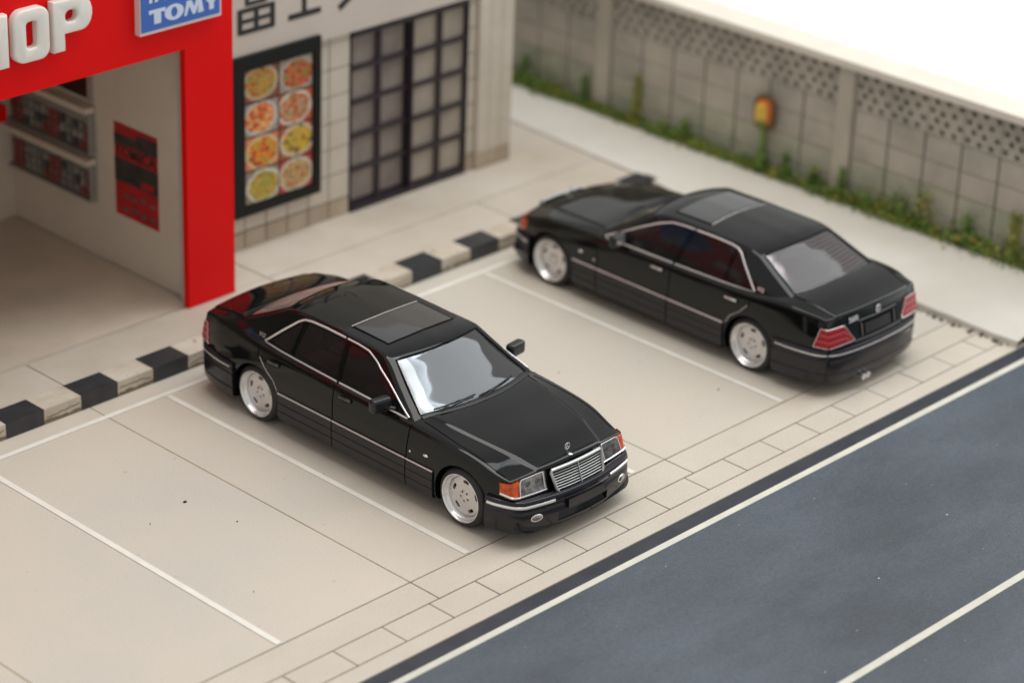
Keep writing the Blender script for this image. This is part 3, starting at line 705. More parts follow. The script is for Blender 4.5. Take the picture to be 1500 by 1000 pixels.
# greenhouse
zc = table('1.38:.885 1.46:.945 1.7:1.075 1.9:1.19 2.06:1.290 2.15:1.335 2.28:1.358 2.5:1.370 3.0:1.378 3.5:1.376 3.72:1.366 3.85:1.342 4.0:1.28 4.2:1.185 4.4:1.09 4.52:1.035 4.62:.985')
crown = table('1.38:.02 1.6:.03 2.1:.036 2.6:.044 3.6:.044 4.0:.04 4.5:.025 4.62:.02')
vr = table('1.38:.845 1.48:.835 1.8:.755 2.1:.665 2.3:.625 2.6:.612 3.5:.615 3.85:.635 4.1:.68 4.4:.735 4.62:.77')
vb = table('1.38:.87 1.6:.882 2.5:.886 3.6:.886 4.0:.875 4.4:.84 4.62:.82')
def gwarp(s, v, z):
    k = .27*(1-smooth01(2.15, 2.8, s)) - .16*smooth01(3.3, 4.0, s)
    return Vector((v, s+k*v*v*(1 if z > 0 else 1), z))
def gsec(s):
    z0 = zc(s); cr = crown(s); r_ = vr(s); b_ = max(vb(s), r_+.01); zr = max(z0-cr, .875)
    zbm = .86
    if zr < zbm+.01: zr = zbm+.01
    mx = (r_*.45+b_*.55)
    P = [(0, 0, max(z0, zr+.002)), (r_*.62, 0, max(z0-cr*.33, zr+.001)), (r_, 0, zr), (mx+.006, 0, zr*.45+.90*.55 if zr > .93 else zr-.004), (b_, 0, zbm)]
    return round_poly(P, [0, .3, .034, .25, 0], 6, 4)
def green(inset):
    bm = bmesh.new(); rows = []
    for k in range(87):
        s = 1.38+(4.62-1.38)*k/86; sec = gsec(s); rows.append([gwarp(s, -p.x, p.z) for p in sec[::-1]]+[gwarp(s, p.x, p.z) for p in sec[1:]])
    grid_bm(bm, rows); bmesh.ops.recalc_face_normals(bm, faces=bm.faces); bm.normal_update()
    up_ = sum(f.normal.z for f in bm.faces)
    if up_ < 0: bmesh.ops.reverse_faces(bm, faces=bm.faces)
    if inset:
        bm.normal_update()
        for v in bm.verts: v.co -= v.normal*inset
    return bm
def solidify(bm, t):
    bm.normal_update(); geom = bm.faces[:]; ret = bmesh.ops.duplicate(bm, geom=bm.verts[:]+bm.edges[:]+bm.faces[:])
    vm = ret['vert_map']; inner = [g_ for g_ in ret['geom'] if isinstance(g_, bmesh.types.BMFace)]
    nm = {v: v.normal.copy() for v in {x for f in geom for x in f.verts}}
    pairs = {v: vm[v] for v in nm}
    for v, w_ in pairs.items(): w_.co = v.co-nm[v]*t
    bmesh.ops.reverse_faces(bm, faces=inner)
    for e in [e for f in geom for e in f.edges if e.is_boundary]:
        if e.is_valid and all(v in pairs for v in e.verts) and len(e.link_faces) == 1:
            a, b_ = e.verts; 
            try: bm.faces.new((a, b_, pairs[b_], pairs[a]))
            except ValueError: pass
    bmesh.ops.recalc_face_normals(bm, faces=bm.faces); return bm
gsrf = meshobj(green(0)); gbvh = BVHTree.FromObject(gsrf, bpy.context.evaluated_depsgraph_get()); kill(gsrf)
def cutter(pts, d):
    b = bmesh.new(); prism_bm(b, pts, d); bmesh.ops.recalc_face_normals(b, faces=b.faces); return meshobj(b)
# outlines (u, z) of the side windows
def smooth_outline(P, rr, seg=4):
    out = []; n = len(P)
    for i in range(n):
        p = Vector(P[i]); a = Vector(P[i-1])-p; b_ = Vector(P[(i+1) % n])-p; r = min(rr, a.length*.4, b_.length*.4); e = p+a.normalized()*r; s = p+b_.normalized()*r
        for k in range(seg+1): t = k/seg; out.append(e*(1-t)**2+p*2*t*(1-t)+s*t*t)
    return out
W_F = smooth_outline([(1.80, .915), (2.12, 1.095), (2.35, 1.205), (2.54, 1.258), (2.81, 1.272), (2.735, .92)], .02)
W_R = smooth_outline([(2.80, .92), (2.875, 1.277), (3.25, 1.285), (3.46, 1.27), (3.49, .935)], .02)
W_Q = smooth_outline([(3.535, .94), (3.525, 1.262), (3.575, 1.235), (3.88, .975)], .012)
WS = []
n = 16
for k in range(n+1): v = -.775+1.55*k/n; WS.append((v, 1.455+.27*v*v))
for k in range(n+1): v = .585-1.17*k/n; WS.append((v, 2.10+.27*v*v))
WS = smooth_outline(WS, .015, 2)
RW = []
for k in range(n+1): v = .575-1.15*k/n; RW.append((v, 3.90-.16*v*v))
for k in range(n+1): v = -.70+1.40*k/n; RW.append((v, 4.555-.26*v*v))
RW = smooth_outline(RW, .03, 2)
cut = []; sidec = []
for nm_, O in (('front_side_window', W_F), ('rear_side_window', W_R), ('quarter_window', W_Q)):
    for sgn_ in (-1, 1): c = cutter([(sgn_*.45, p[0], p[1]) for p in O], (sgn_*.55, 0, 0)); sidec.append((nm_, c))
wsc = cutter([(p[0], p[1], .80) for p in WS], (0, 0, .8)); rwc = cutter([(p[0], p[1], .80) for p in RW], (0, 0, .8))
allc = [c for _, c in sidec]+[wsc, rwc]
shell = meshobj(solidify(green(0), .03)); me_green = boolean(shell, allc)
glassparts = []
for nm_, c, gm in [(a, b_, GLASSS) for a, b_ in sidec]+[('windscreen', wsc, GLASSW), ('rear_window', rwc, GLASSR)]:
    gs = meshobj(solidify(green(.007), .004)); me = boolean(gs, [c], 'INTERSECT'); kill(gs); me.materials.clear(); me.materials.append(gm)
    me.shade_smooth(); me.set_sharp_from_angle(angle=math.radians(35)); glassparts.append((nm_, me))
kill(shell, *allc)

# body minus arches and cabin
AF, AR, WR = .86, 4.0, .325
cuts = []
for uu in (AF, AR):
    for sg in (-1, 1):
        b = bmesh.new(); bmesh.ops.create_cone(b, cap_ends=True, segments=72, radius1=.358, radius2=.358, depth=.5, matrix=Matrix.Translation((sg*.87, uu, WR-.005))@Matrix.Rotation(PI/2, 4, 'Y')); cuts.append(meshobj(b))
b = bmesh.new(); box_bm(b, -.77, .77, 1.86, 4.15, .35, 1.3); cuts.append(meshobj(b))
me_body = boolean(bodyraw, cuts); kill(bodyraw, *cuts)

def ray_side(u, z, sg, B=None, off=.0):
    """from the side onto the car, returns point and normal"""
    B = B or bvh; h = B.ray_cast(Vector((sg*2, u, z)), Vector((-sg, 0, 0)))
    return (h[0]+h[1]*off, h[1]) if h[0] else (None, None)
def ray_top(v, u, B=None, off=0):
    B = B or bvh; h = B.ray_cast(Vector((v, u, 3)), Vector((0, 0, -1))); return (h[0]+h[1]*off, h[1]) if h[0] else (None, None)
def ray_rad(ang, z, c, sg, off=0, tilt=0):
    d = Vector((sg*math.sin(ang), c[1]*0-math.cos(ang)*c[2], tilt)).normalized(); o = Vector((sg*c[0], c[1], z))
    h = bvh.ray_cast(o+d*3, -d); return (h[0]+h[1]*off, h[1]) if h[0] else (None, None)

car = empty('black_saloon_car', (0, 0, 0)); car.parent = None
CARLOC = 2.56
PARTS = []
def cpart(o):
    return o
# everything modelled in (v, u, z), parented to the empty at (0, 2.56, 0)
root = car; root.location = (0, CARLOC, 0)
def fix(o, parent=None):
    """part modelled in car coordinates -> child of the car"""
    if parent is None: o.parent = root; o.location = (0, -CARLOC, 0)
    else: o.parent = parent; o.location = (0, 0, 0)
    return o
me_body.materials.clear(); me_body.materials.append(PAINT); me_body.shade_smooth(); me_body.set_sharp_from_angle(angle=math.radians(32))
body = fix(link('body', me_body))
me_green.materials.clear(); me_green.materials.append(PAINT); me_green.shade_smooth(); me_green.set_sharp_from_angle(angle=math.radians(32))
cabin = fix(link('cabin_shell', me_green))
for nm_, me in glassparts: fix(link(nm_, me))

# panel gaps and trims --------------------------------------------------
def side_line(name, pts, r, m, B=None, off=0.0, r2=None, n=24, both=True, parent=None):
    """pts (u,z) polyline drawn on the flank of both sides"""
    # densify
    L_ = [Vector(p) for p in pts]; d = [0]
    for a, b_ in zip(L_[:-1], L_[1:]): d.append(d[-1]+(b_-a).length)
    Q = []
    for k in range(n+1):
        t = d[-1]*k/n; i = max(j for j in range(len(L_)-1) if d[j] <= t+1e-9); f = (t-d[i])/max(1e-9, d[i+1]-d[i]); Q.append(L_[i].lerp(L_[i+1], min(1, f)))
    for sg in ((-1, 1) if both else (-1,)):
        P = []
        for q in Q:
            p, nrm = ray_side(q[0], q[1], sg, B, off)
            if p is not None: P.append(p)
        if len(P) > 1: fix(tube(name, P, r, m, None, 6, r2, updir=(sg, 0, 0)), parent)
def top_line(name, pts, r, m, B=None, off=0, n=24, r2=None, parent=None, mirror=True):
    L_ = [Vector(p) for p in pts]; d = [0]
    for a, b_ in zip(L_[:-1], L_[1:]): d.append(d[-1]+(b_-a).length)
    Q = []
    for k in range(n+1):
        t = d[-1]*k/n; i = max(j for j in range(len(L_)-1) if d[j] <= t+1e-9); f = (t-d[i])/max(1e-9, d[i+1]-d[i]); Q.append(L_[i].lerp(L_[i+1], min(1, f)))
    for sg in ((-1, 1) if mirror else (1,)):
        P = [ray_top(sg*q[0], q[1], B, off)[0] for q in Q]; P = [p for p in P if p is not None]
        if len(P) > 1: fix(tube(name, P, r, m, None, 6, r2, updir=(0, 0, 1)), parent)
side_line('door_gap', [(1.60, .87), (1.615, .78), (1.635, .6), (1.64, .49)], .006, GAP)
side_line('door_gap', [(2.76, .895), (2.765, .7), (2.76, .49)], .006, GAP)
side_line('door_gap', [(3.965, .915), (3.955, .80), (3.86, .70), (3.72, .60), (3.66, .49)], .006, GAP, off=0)
side_line('door_gap_highlight', [(3.935, .80), (3.845, .70), (3.705, .60), (3.645, .50)], .0035, CHROMD, off=.001)  # bright line added as the highlight along the rear door gap, not a trim
# belt and window trims on the cabin shell
belt = [(1.70, .888), (2.2, .898), (2.74, .905)]; belt2 = [(2.78, .905), (3.4, .919), (3.93, .936)]
side_line('belt_trim', belt, .013, CHROMD, gbvh, .003, .006); side_line('belt_trim', belt2, .013, CHROMD, gbvh, .003, .006)
upf = [(1.68, .905), (1.87, .995), (2.1, 1.115), (2.34, 1.228), (2.52, 1.282), (2.70, 1.296), (2.86, 1.300)]
upr = [(2.89, 1.300), (3.2, 1.305), (3.42, 1.30), (3.52, 1.288), (3.585, 1.258), (3.76, 1.115), (3.95, .95)]
side_line('window_trim', upf, .010, CHROMD, gbvh, .003, .009, 40); side_line('window_trim', upr, .012, CHROMD, gbvh, .003, .010, 40)
side_line('pillar_trim', [(2.765, .94), (2.838, 1.285)], .0045, GAP, gbvh, .001, .004, 10)
side_line('pillar_trim', [(3.51, .95), (3.505, 1.28)], .006, GAP, gbvh, .003, .004, 10)
# side mouldings (bright line) and cladding panels
for a, b_ in ((1.245, 1.630), (1.645, 2.752), (2.768, 3.615)):
    side_line('side_moulding', [(a, .487), (b_, .487)], .009, CHROMD, None, .016, .010, 20)
    for sg in (-1, 1):
        prof = [(.478, .000), (.476, .013), (.44, .018), (.385, .020), (.378, .012), (.370, .020), (.29, .022), (.283, .014), (.275, .022), (.20, .018), (.172, .004), (.168, -.03)]
        rows = []
        n_ = max(4, int((b_-a)/.05))
        for k in range(n_+1):
            u = a+(b_-a)*k/n_; row = []
            for z, o_ in prof:
                p, _n = ray_side(u, max(z, .21), sg); row.append(Vector((p.x+sg*o_, u, z)))
            rows.append(row)
        bm = bmesh.new(); VV = grid_bm(bm, rows)
        for row in (VV[0], VV[-1]):
            w_ = [bm.verts.new((v.co.x-sg*.04, v.co.y, v.co.z)) for v in row]
            for i in range(len(row)-1): bm.faces.new((row[i], row[i+1], w_[i+1], w_[i]))
        bmesh.ops.recalc_face_normals(bm, faces=bm.faces); fix(done(bm, 'side_skirt', CLAD, None, smooth=True, angle=25))
# door handles
def handle(u, z, sg):
    p, nrm = ray_side(u, z, sg); h = fix(link('door_handle', None))
    P = [ray_side(u-.09+.18*k/8, z+.006*math.sin(k*PI/8), sg, None, .012+.010*math.sin(k*PI/8))[0] for k in range(9)]
    h = fix(tube('door_handle', P, .017, HANDLE_M, None, 8, .012, updir=(sg, 0, 0)))
    q = [ray_side(u+.1*math.cos(a), z-.004+.032*math.sin(a), sg, None, .003)[0] for a in [2*PI*k/20 for k in range(20)]]
    fix(tube('handle_recess', q, .0035, CHROMD if False else GAP, None, 5, closed=True, updir=(sg, 0, 0)))
HANDLE_M = mat('handle_black', (.02, .02, .02), .12, coat=1)
for o in []: pass
def add_handles():
    for u in (2.57, 3.70):
        for sg in (-1, 1):
            P = [ray_side(u-.085+.17*k/8, .805+.005*math.sin(k*PI/8), sg, None, .010+.012*math.sin(k*PI/8))[0] for k in range(9)]
            fix(tube('door_handle', P, .019, HANDLE_M, None, 8, .015, updir=(sg, 0, 0)))
            q = [ray_side(u+.1*math.cos(a), .80+.032*math.sin(a), sg, None, .002)[0] for a in [2*PI*k/20 for k in range(20)]]
            fix(tube('handle_recess', q, .0035, GAP, None, 5, closed=True, updir=(sg, 0, 0)))
add_handles()
# side repeater and small badge on front wing, fuel flap ring
for sg in (-1, 1):
    p, nrm = ray_side(1.36, .62, sg); b = bmesh.new(); bmesh.ops.create_uvsphere(b, u_segments=12, v_segments=8, radius=1, matrix=Matrix.Translation(p)@Matrix.Diagonal((.012, .038, .016, 1))); fix(done(b, 'side_repeater', CHROME, None, smooth=True))
    p, nrm = ray_side(1.585, .585, sg); b = bmesh.new(); bmesh.ops.create_uvsphere(b, u_segments=10, v_segments=6, radius=1, matrix=Matrix.Translation(p)@Matrix.Diagonal((.008, .012, .014, 1))); fix(done(b, 'trim_stud', CHROMD, None, smooth=True))
# hood outline
top_line('bonnet_gap', [(.79, .375), (.815, .6), (.83, 1.0), (.80, 1.52)], .0055, GAP, n=30)
top_line('bonnet_gap', [(-.38, .265), (-.2, .25), (0, .245), (.2, .25), (.38, .265)], .004, GAP, n=24, mirror=False)
# trunk outline
top_line('boot_gap', [(.715, 4.45), (.70, 4.7), (.675, 4.93), (.665, 5.0)], .0055, GAP, n=20)
# sunroof
rows = []
for i in range(13):
    u = 2.41+.52*i/12; rows.append([ray_top(-.46+.92*k/16, u+.10*(-.46+.92*k/16)**2, gbvh, .006)[0] for k in range(17)])
bm = bmesh.new(); VV = grid_bm(bm, rows); 
bmesh.ops.recalc_face_normals(bm, faces=bm.faces)
if sum(f.normal.z for f in bm.faces) < 0: bmesh.ops.reverse_faces(bm, faces=bm.faces)
ex = bmesh.ops.extrude_edge_only(bm, edges=[e for e in bm.edges if e.is_boundary])
for v in [g_ for g_ in ex['geom'] if isinstance(g_, bmesh.types.BMVert)]: v.co.z -= .012
sunroof = fix(done(bm, 'sunroof', mat('sunroof_glass', (.012, .014, .016), .06, coat=1), None, smooth=True))
ring = [(v, 2.40+.1*v*v) for v in np.linspace(-.47, .47, 14)]+[(.472, 2.6), (.475, 2.8)]+[(v, 2.94+.1*v*v) for v in np.linspace(.475, -.475, 14)]+[(-.475, 2.8), (-.472, 2.6)]
fix(tube('sunroof_seal', [ray_top(a, b_, gbvh, .002)[0] for a, b_ in ring], .009, GAP, None, 6, .006, closed=True))
fix(tube('sunroof_trim', [ray_top(a, 2.955+.1*a*a, gbvh, .003)[0] for a in np.linspace(-.475, .475, 16)], .006, CHROMD, None, 6, .004))
# screen surrounds
def ringline(name, O, r, m, off, r2):
    P = [ray_top(p[0], p[1], gbvh, off)[0] for p in O]; fix(tube(name, [p for p in P if p is not None], r, m, None, 6, r2, closed=True))
ringline('windscreen_seal', WS[::2], .010, GAP, .001, .006); ringline('rear_window_seal', RW[::2], .010, GAP, .001, .006)
WS2 = [(p[0]*1.02, p[1]) for p in WS if p[1] > 1.70]
# cowl and wipers
rows = []
for i in range(4):
    rows.append([gwarp(0, 0, 0)]*0)
rows = []
for i in range(5):
    rows.append([Vector((v, 1.395+.27*v*v+.085*i/4, ray_top(v, 1.395+.27*v*v+.085*i/4)[0].z+.004+.012*math.sin(PI*i/4))) for v in np.linspace(-.78, .78, 25)])
bm = bmesh.new(); grid_bm(bm, rows); bmesh.ops.recalc_face_normals(bm, faces=bm.faces); fix(done(bm, 'cowl', mat('cowl_plastic', (.010, .011, .012), .45), None, smooth=True))
for (v0, v1, du) in ((-.62, -.10, .03), (-.07, .50, .03)):
    P = []
    for k in range(13):
        t = k/12; v = v0+(v1-v0)*t; u = 1.478+.27*v*v+.028*t
        P.append(ray_top(v, u, gbvh, .018)[0])
    wp = fix(tube('wiper', P, .008, MIRM, None, 5, .010))
    arm = [P[7]+Vector((0, -.004, .012)), P[4]+Vector((0, -.022, .010)), P[1]+Vector((.0, -.045, .0))]
    fix(tube('wiper_arm', arm, .006, MIRM, None, 5))
# defroster lines on the rear window
for k in range(11):
    u = 3.95+k*.05; wv = .53+(u-3.9)*.2; P = [ray_top(v, u-(.165+.08*k/10)*v*v, gbvh, .003)[0] for v in np.linspace(-wv, wv, 20)]
    fix(tube('defroster_line', P, .0028, mat('defroster', (.34, .20, .17), .5), None, 4, .001))
# ---- bumpers ----
def plan_front():
    P = [(0, .015), (.25, .028), (.45, .058), (.62, .095), (.76, .140), (.825, .205), (.872, .30), (.908, .40), (.928, .505)]
    f = pchip([i for i in range(len(P))], [p[0] for p in P]); g_ = pchip([i for i in range(len(P))], [p[1] for p in P])
    n = 32; half = [(f(8*k/n), g_(8*k/n)) for k in range(n+1)]; return [(-a, b_) for a, b_ in half[::-1]]+half[1:]
def plan_rear():
    P = [(0, 5.135), (.3, 5.125), (.5, 5.105), (.66, 5.075), (.76, 5.03), (.83, 4.965), (.875, 4.88), (.915, 4.70), (.938, 4.52), (.945, 4.355)]
    f = pchip([i for i in range(len(P))], [p[0] for p in P]); g_ = pchip([i for i in range(len(P))], [p[1] for p in P])
    n = 36; half = [(f(9*k/n), g_(9*k/n)) for k in range(n+1)]; return [(-a, b_) for a, b_ in half[::-1]]+half[1:]
def outward(P, i, s):
    a = Vector(P[max(0, i-1)]); b_ = Vector(P[min(len(P)-1, i+1)]); t = (b_-a).normalized(); n_ = Vector((t.y, -t.x)); return n_*s
def sweep(name, P, prof, s, m, i0=0, i1=None, closed=True):
    i1 = len(P) if i1 is None else i1; rows = []
    for i in range(i0, i1):
        n_ = outward(P, i, s); rows.append([Vector((P[i][0]+n_.x*o_, P[i][1]+n_.y*o_, z)) for o_, z in prof]+([Vector((P[i][0]+n_.x*prof[0][0], P[i][1]+n_.y*prof[0][0], prof[0][1]))] if closed else []))
    bm = bmesh.new(); VV = grid_bm(bm, rows); bmesh.ops.remove_doubles(bm, verts=bm.verts, dist=1e-6)
    bmesh.ops.holes_fill(bm, edges=[e for e in bm.edges if e.is_boundary], sides=0); bmesh.ops.recalc_face_normals(bm, faces=bm.faces)
    return bm
PF, PRR = plan_front(), plan_rear()
proff = [(-.07, .515), (-.01, .515), (.006, .508), (.014, .492), (.016, .47), (.006, .463), (.006, .437), (.014, .430), (.018, .40), (.012, .385), (.02, .37), (.022, .30), (.016, .22), (.006, .165), (-.01, .148), (-.07, .148)]
bf = meshobj(sweep('front_bumper', PF, proff, 1, BUMP))
b = bmesh.new(); box_bm(b, -.36, .36, -.1, .06, .205, .30); cA = meshobj(b)
mb = boolean(bf, [cA]); kill(bf, cA); mb.materials.clear(); mb.materials.append(BUMP); mb.shade_smooth(); mb.set_sharp_from_angle(angle=math.radians(28))
fbump = fix(link('front_bumper', mb))
fix(box('air_intake', -.35, .35, .062, .07, .21, .295, GAP), None)
fix(box('plate_holder', -.26, .26, -.022, .004, .33, .425, BUMP, bevel=.004), None)
n_ = len(PF); c_ = n_//2
ia = next(i for i in range(c_, n_) if PF[i][0] > .40)
chp = [(.004, .432), (.004, .468), (.018, .466), (.025, .45), (.018, .434)]
fix(done(sweep('bumper_strip', PF, chp, 1, CHROME, ia, n_-1), 'bumper_strip', CHROME, None, smooth=True, angle=60)); fix(done(sweep('bumper_strip', PF, chp, 1, CHROME, 1, n_-ia), 'bumper_strip', CHROME, None, smooth=True, angle=60))
profr = [(-.08, .575), (-.005, .575), (.012, .568), (.022, .55), (.022, .535), (.012, .530), (.012, .512), (.022, .507), (.024, .47), (.012, .455), (.012, .445), (.022, .43), (.022, .30), (.010, .285), (.010, .275), (.018, .262), (.014, .20), (-.005, .165), (-.03, .155), (-.08, .155)]
rb = sweep('rear_bumper', PRR, [(a, c) for a, c in profr], -1, BUMP)
fix(done(rb, 'rear_bumper', BUMP, None, smooth=True, angle=28))
fix(done(sweep('bumper_strip', PRR, [(.010, .511), (.010, .531), (.026, .529), (.029, .521), (.026, .513)], -1, CHROME, 1, len(PRR)-1), 'bumper_strip', CHROME, None, smooth=True, angle=60))
# fog lamps
for sg in (-1, 1):
    i = min(range(n_), key=lambda k: abs(PF[k][0]-sg*.63)); p = PF[i]; o_ = outward(PF, i, 1); ang = math.atan2(o_.x, -o_.y)
    fl = fix(link('fog_lamp', bpy.data.meshes.new('fog')))
    bmf = bmesh.new(); bmesh.ops.create_uvsphere(bmf, u_segments=20, v_segments=10, radius=1, matrix=Matrix.Translation((p[0]+o_.x*.016, p[1]+o_.y*.016, .315))@Matrix.Rotation(ang, 4, 'Z')@Matrix.Diagonal((.060, .022, .030, 1)))
    bmf.to_mesh(fl.data); bmf.free(); fl.data.materials.append(REFL); fl.data.shade_smooth()
    tb = tube('lamp_ring', [(p[0]+o_.x*.024+.065*math.cos(a)*math.cos(ang), p[1]+o_.y*.024+.065*math.cos(a)*math.sin(ang), .315+.035*math.sin(a)) for a in [2*PI*k/24 for k in range(24)]], .006, CHROMD, None, 5, closed=True, updir=(0, 1, 0)); fix(tb, fl)
# ---- grille
def ug(v, z): return .045+.36*(z-.49)+.17*v*v
gr = empty('grille', (0, 0, 0)); fix(gr)
def gl(name, pts, r, r2, m, closed=False): 
    o = tube(name, [(v, ug(v, z)+dy, z) for v, z, dy in pts], r, m, None, 8, r2, closed, updir=(0, 1, 0)); o.parent = gr; return o
GT, GB = .722, .500
fr = [(v, GT, 0) for v in np.linspace(-.355, .355, 12)]+[(.368, GT-.02, 0), (.340, GB+.03, 0)]+[(v, GB, 0) for v in np.linspace(.32, -.32, 12)]+[(-.340, GB+.03, 0), (-.368, GT-.02, 0)]
gl('grille_frame', fr, .016, .019, GRILM, True); gl('grille_frame', [(v, GT+.004, .004) for v in np.linspace(-.355, .355, 12)], .015, .018, GRILM)
for k in range(7):
    z = GB+.028+k*(GT-GB-.055)/6.4; hw = .335+.02*(z-GB)/.2; gl('slat', [(v, z, .006) for v in np.linspace(-hw, hw, 12)], .005, .0085, GRILM)
gl('centre_bar', [(0, GB, -.002), (0, GT, -.002)], .007, .008, GRILM)
rows = [[Vector((v, ug(v, z)+.028, z)) for v in np.linspace(-.35, .35, 10)] for z in (GB, GT)]
bm = bmesh.new(); grid_bm(bm, rows); o = done(bm, 'grille_mesh', GAP); o.parent = gr
# bonnet ornament
orn = empty('bonnet_ornament', (0, 0, 0)); fix(orn); pz = ray_top(0, .27)[0].z
o = tube('ornament_ring', [(.034*math.cos(a), .275, pz+.062+.034*math.sin(a)) for a in [2*PI*k/24 for k in range(24)]], .0045, CHROME, None, 6, closed=True, updir=(0, 1, 0)); o.parent = orn
bm = bmesh.new(); tube_bm(bm, [(0, .275, pz-.005), (0, .275, pz+.03)], .005)
for a in (90, 210, 330): tube_bm(bm, [(0, .275, pz+.062), (.033*math.cos(math.radians(a)), .275, pz+.062+.033*math.sin(math.radians(a)))], .0035)
o = done(bm, 'ornament_star', CHROME); o.parent = orn
bm = bmesh.new(); bmesh.ops.create_uvsphere(bm, u_segments=16, v_segments=8, radius=1, matrix=Matrix.Translation((0, .232, ray_top(0, .232)[0].z))@Matrix.Diagonal((.026, .028, .008, 1))); o = done(bm, 'badge', CHROME, None, smooth=True); o.parent = orn
# ---- head and tail lamps (patches wrapped on the body)
def lamp_patch(outline, c, dirn, sg, nu, nz, off, rib=None):
    """outline(t, w): angle and z for t across, w up; projects radially onto the body"""
    rows = []
    for i in range(nu+1):
        row = []
        for k in range(nz+1):
            a, z = outline(i/nu, k/nz); d = Vector((sg*math.sin(a), -math.cos(a)*dirn, 0)); o = Vector((sg*c[0], c[1], z))
            h = bvh.ray_cast(o+d*3, -d); p = h[0]; n_ = d
            row.append(p+n_*(off+(rib(i/nu, k/nz) if rib else 0)))
        rows.append(row)
    bm = bmesh.new(); VV = grid_bm(bm, rows); be = [e for e in bm.edges if e.is_boundary]; ex = bmesh.ops.extrude_edge_only(bm, edges=be)
    cc = Vector((sg*c[0], c[1], .6))
    for v in [g_ for g_ in ex['geom'] if isinstance(g_, bmesh.types.BMVert)]: 
        d = (cc-v.co); d.z = 0; v.co += d.normalized()*(off+.02)
    bmesh.ops.recalc_face_normals(bm, faces=bm.faces); return bm, rows
CH_ = (.30, .95)
def hl(a0, a1, zb0, zb1, zt0, zt1):
    return lambda t, w_: (a0+(a1-a0)*t, (zb0+(zb1-zb0)*t)*(1-w_)+(zt0+(zt1-zt0)*t)*w_)
a_in, a_mid, a_out = math.radians(8.5), math.radians(31), math.radians(44.5)
for sg in (-1, 1):
    h_ = empty('headlight', (0, 0, 0)); fix(h_)
    bm, R1 = lamp_patch(hl(a_in, a_mid, .535, .530, .722, .700), CH_, 1, sg, 14, 8, .008); o = done(bm, 'reflector', REFL, None, smooth=True); o.parent = h_
    bm, R2 = lamp_patch(hl(a_mid, a_out, .530, .562, .700, .680), CH_, 1, sg, 10, 8, .014); o = done(bm, 'turn_signal', AMBER, None, smooth=True); o.parent = h_
    lo = [r[0]+Vector((0, -.008, .004)) for r in R1+R2]; o = tube('lamp_trim', lo, .009, CHROME, None, 6, .012); o.parent = h_
    mid = [r[2]*.5+r[6]*.5 for r in R1]
    for (q, rr) in ((4, .050), (9, .060)):
        p = R1[q][4]; b = bmesh.new(); bmesh.ops.create_uvsphere(b, u_segments=18, v_segments=10, radius=1, matrix=Matrix.Translation(p+Vector((0, .012, 0)))@Matrix.Diagonal((rr*.8, .012, .042, 1))); o = done(b, 'lamp_bowl', mat('bowl_grey', (.22, .21, .2), .2, metal=.5), None, smooth=True); o.parent = h_
    bm, R3 = lamp_patch(hl(a_in, a_mid, .535, .530, .722, .700), CH_, 1, sg, 14, 8, .022); o = done(bm, 'lens', glass('lamp_glass' if sg < 0 else 'lamp_glass2', (.93, .93, .93), 1.5, .03) if 'lamp_glass' not in MATS else MATS['lamp_glass'], None, smooth=True); o.parent = h_
    fr_ = [r[-1] for r in R1[1:-1]]+R1[-1][::-1][1:-1]; fr_ = [p+Vector((0, -.014, 0)) for p in R1[1][1:-1]]+[p+Vector((0, -.014, -.004)) for p in fr_]; o = tube('lamp_frame', fr_, .006, CHROMD, None, 5); o.parent = h_
    edge = [r[-1] for r in R1+R2]; o = tube('lamp_seal', [p+Vector((0, -.004, .003)) for p in edge], .006, GAP, None, 5); o.parent = h_
CT = (.30, 4.35)
b_in, b_out = math.radians(10.5), math.radians(48.5)
def tl(t, w_):
    zt = .832-.004*t; zbm = .630-.030*t; zt_in = .655+(.832-.655)*min(1, (t*3.6)); zt = zt_in if t < .28 else .832-.008*t
    a = b_in+(b_out-b_in)*t-.10*w_*(t > .5)*(t-.5)*2*.9
    return (a, zbm*(1-w_)+zt*w_)
for sg in (-1, 1):
    t_ = empty('tail_light', (0, 0, 0)); fix(t_)
    bm, R1 = lamp_patch(tl, CT, -1, sg, 22, 24, .008, rib=lambda t, w_: .006*abs(math.sin(w_*PI*3))); 
    o = done(bm, 'lens', REDL, None, smooth=True, angle=40); o.parent = t_
    loop = [r[0] for r in R1]+[p for p in R1[-1][1:]]+[r[-1] for r in R1[::-1][1:]]+[p for p in R1[0][::-1][1:-1]]
    loop = [p+Vector((0, .004, 0)) for p in loop][::2]
    o = tube('lamp_trim', loop, .0042, CHROMD, None, 5, closed=True, updir=(0, 1, 0)); o.parent = t_
    for q in (8, 16):
        o = tube('lens_rib', [r[q]+Vector((0, .006, 0)) for r in R1[4:]], .0045, REDP, None, 5); o.parent = t_
# boot lid rear: plate recess, handle strip, badges
def ray_rear(v, z, off=0):
    h = bvh.ray_cast(Vector((v, 7, z)), Vector((0, -1, 0))); return h[0]+Vector((0, off, 0))
def rear_quad(name, v0, v1, z0, z1, off, m, nv=8, nz=3, th=.02):
    rows = [[ray_rear(v, z, off) for v in np.linspace(v0, v1, nv)] for z in np.linspace(z0, z1, nz)]
    bm = bmesh.new(); grid_bm(bm, rows); ex = bmesh.ops.extrude_edge_only(bm, edges=[e for e in bm.edges if e.is_boundary])
    for v in [g_ for g_ in ex['geom'] if isinstance(g_, bmesh.types.BMVert)]: v.co.y -= th
    bmesh.ops.recalc_face_normals(bm, faces=bm.faces); return fix(done(bm, name, m, None, smooth=True, angle=30))
rear_quad('plate_recess', -.33, .33, .645, .80, .002, GAP); rear_quad('licence_plate', -.22, .24, .655, .775, .008, mat('plate_black', (.008, .008, .008), .35))
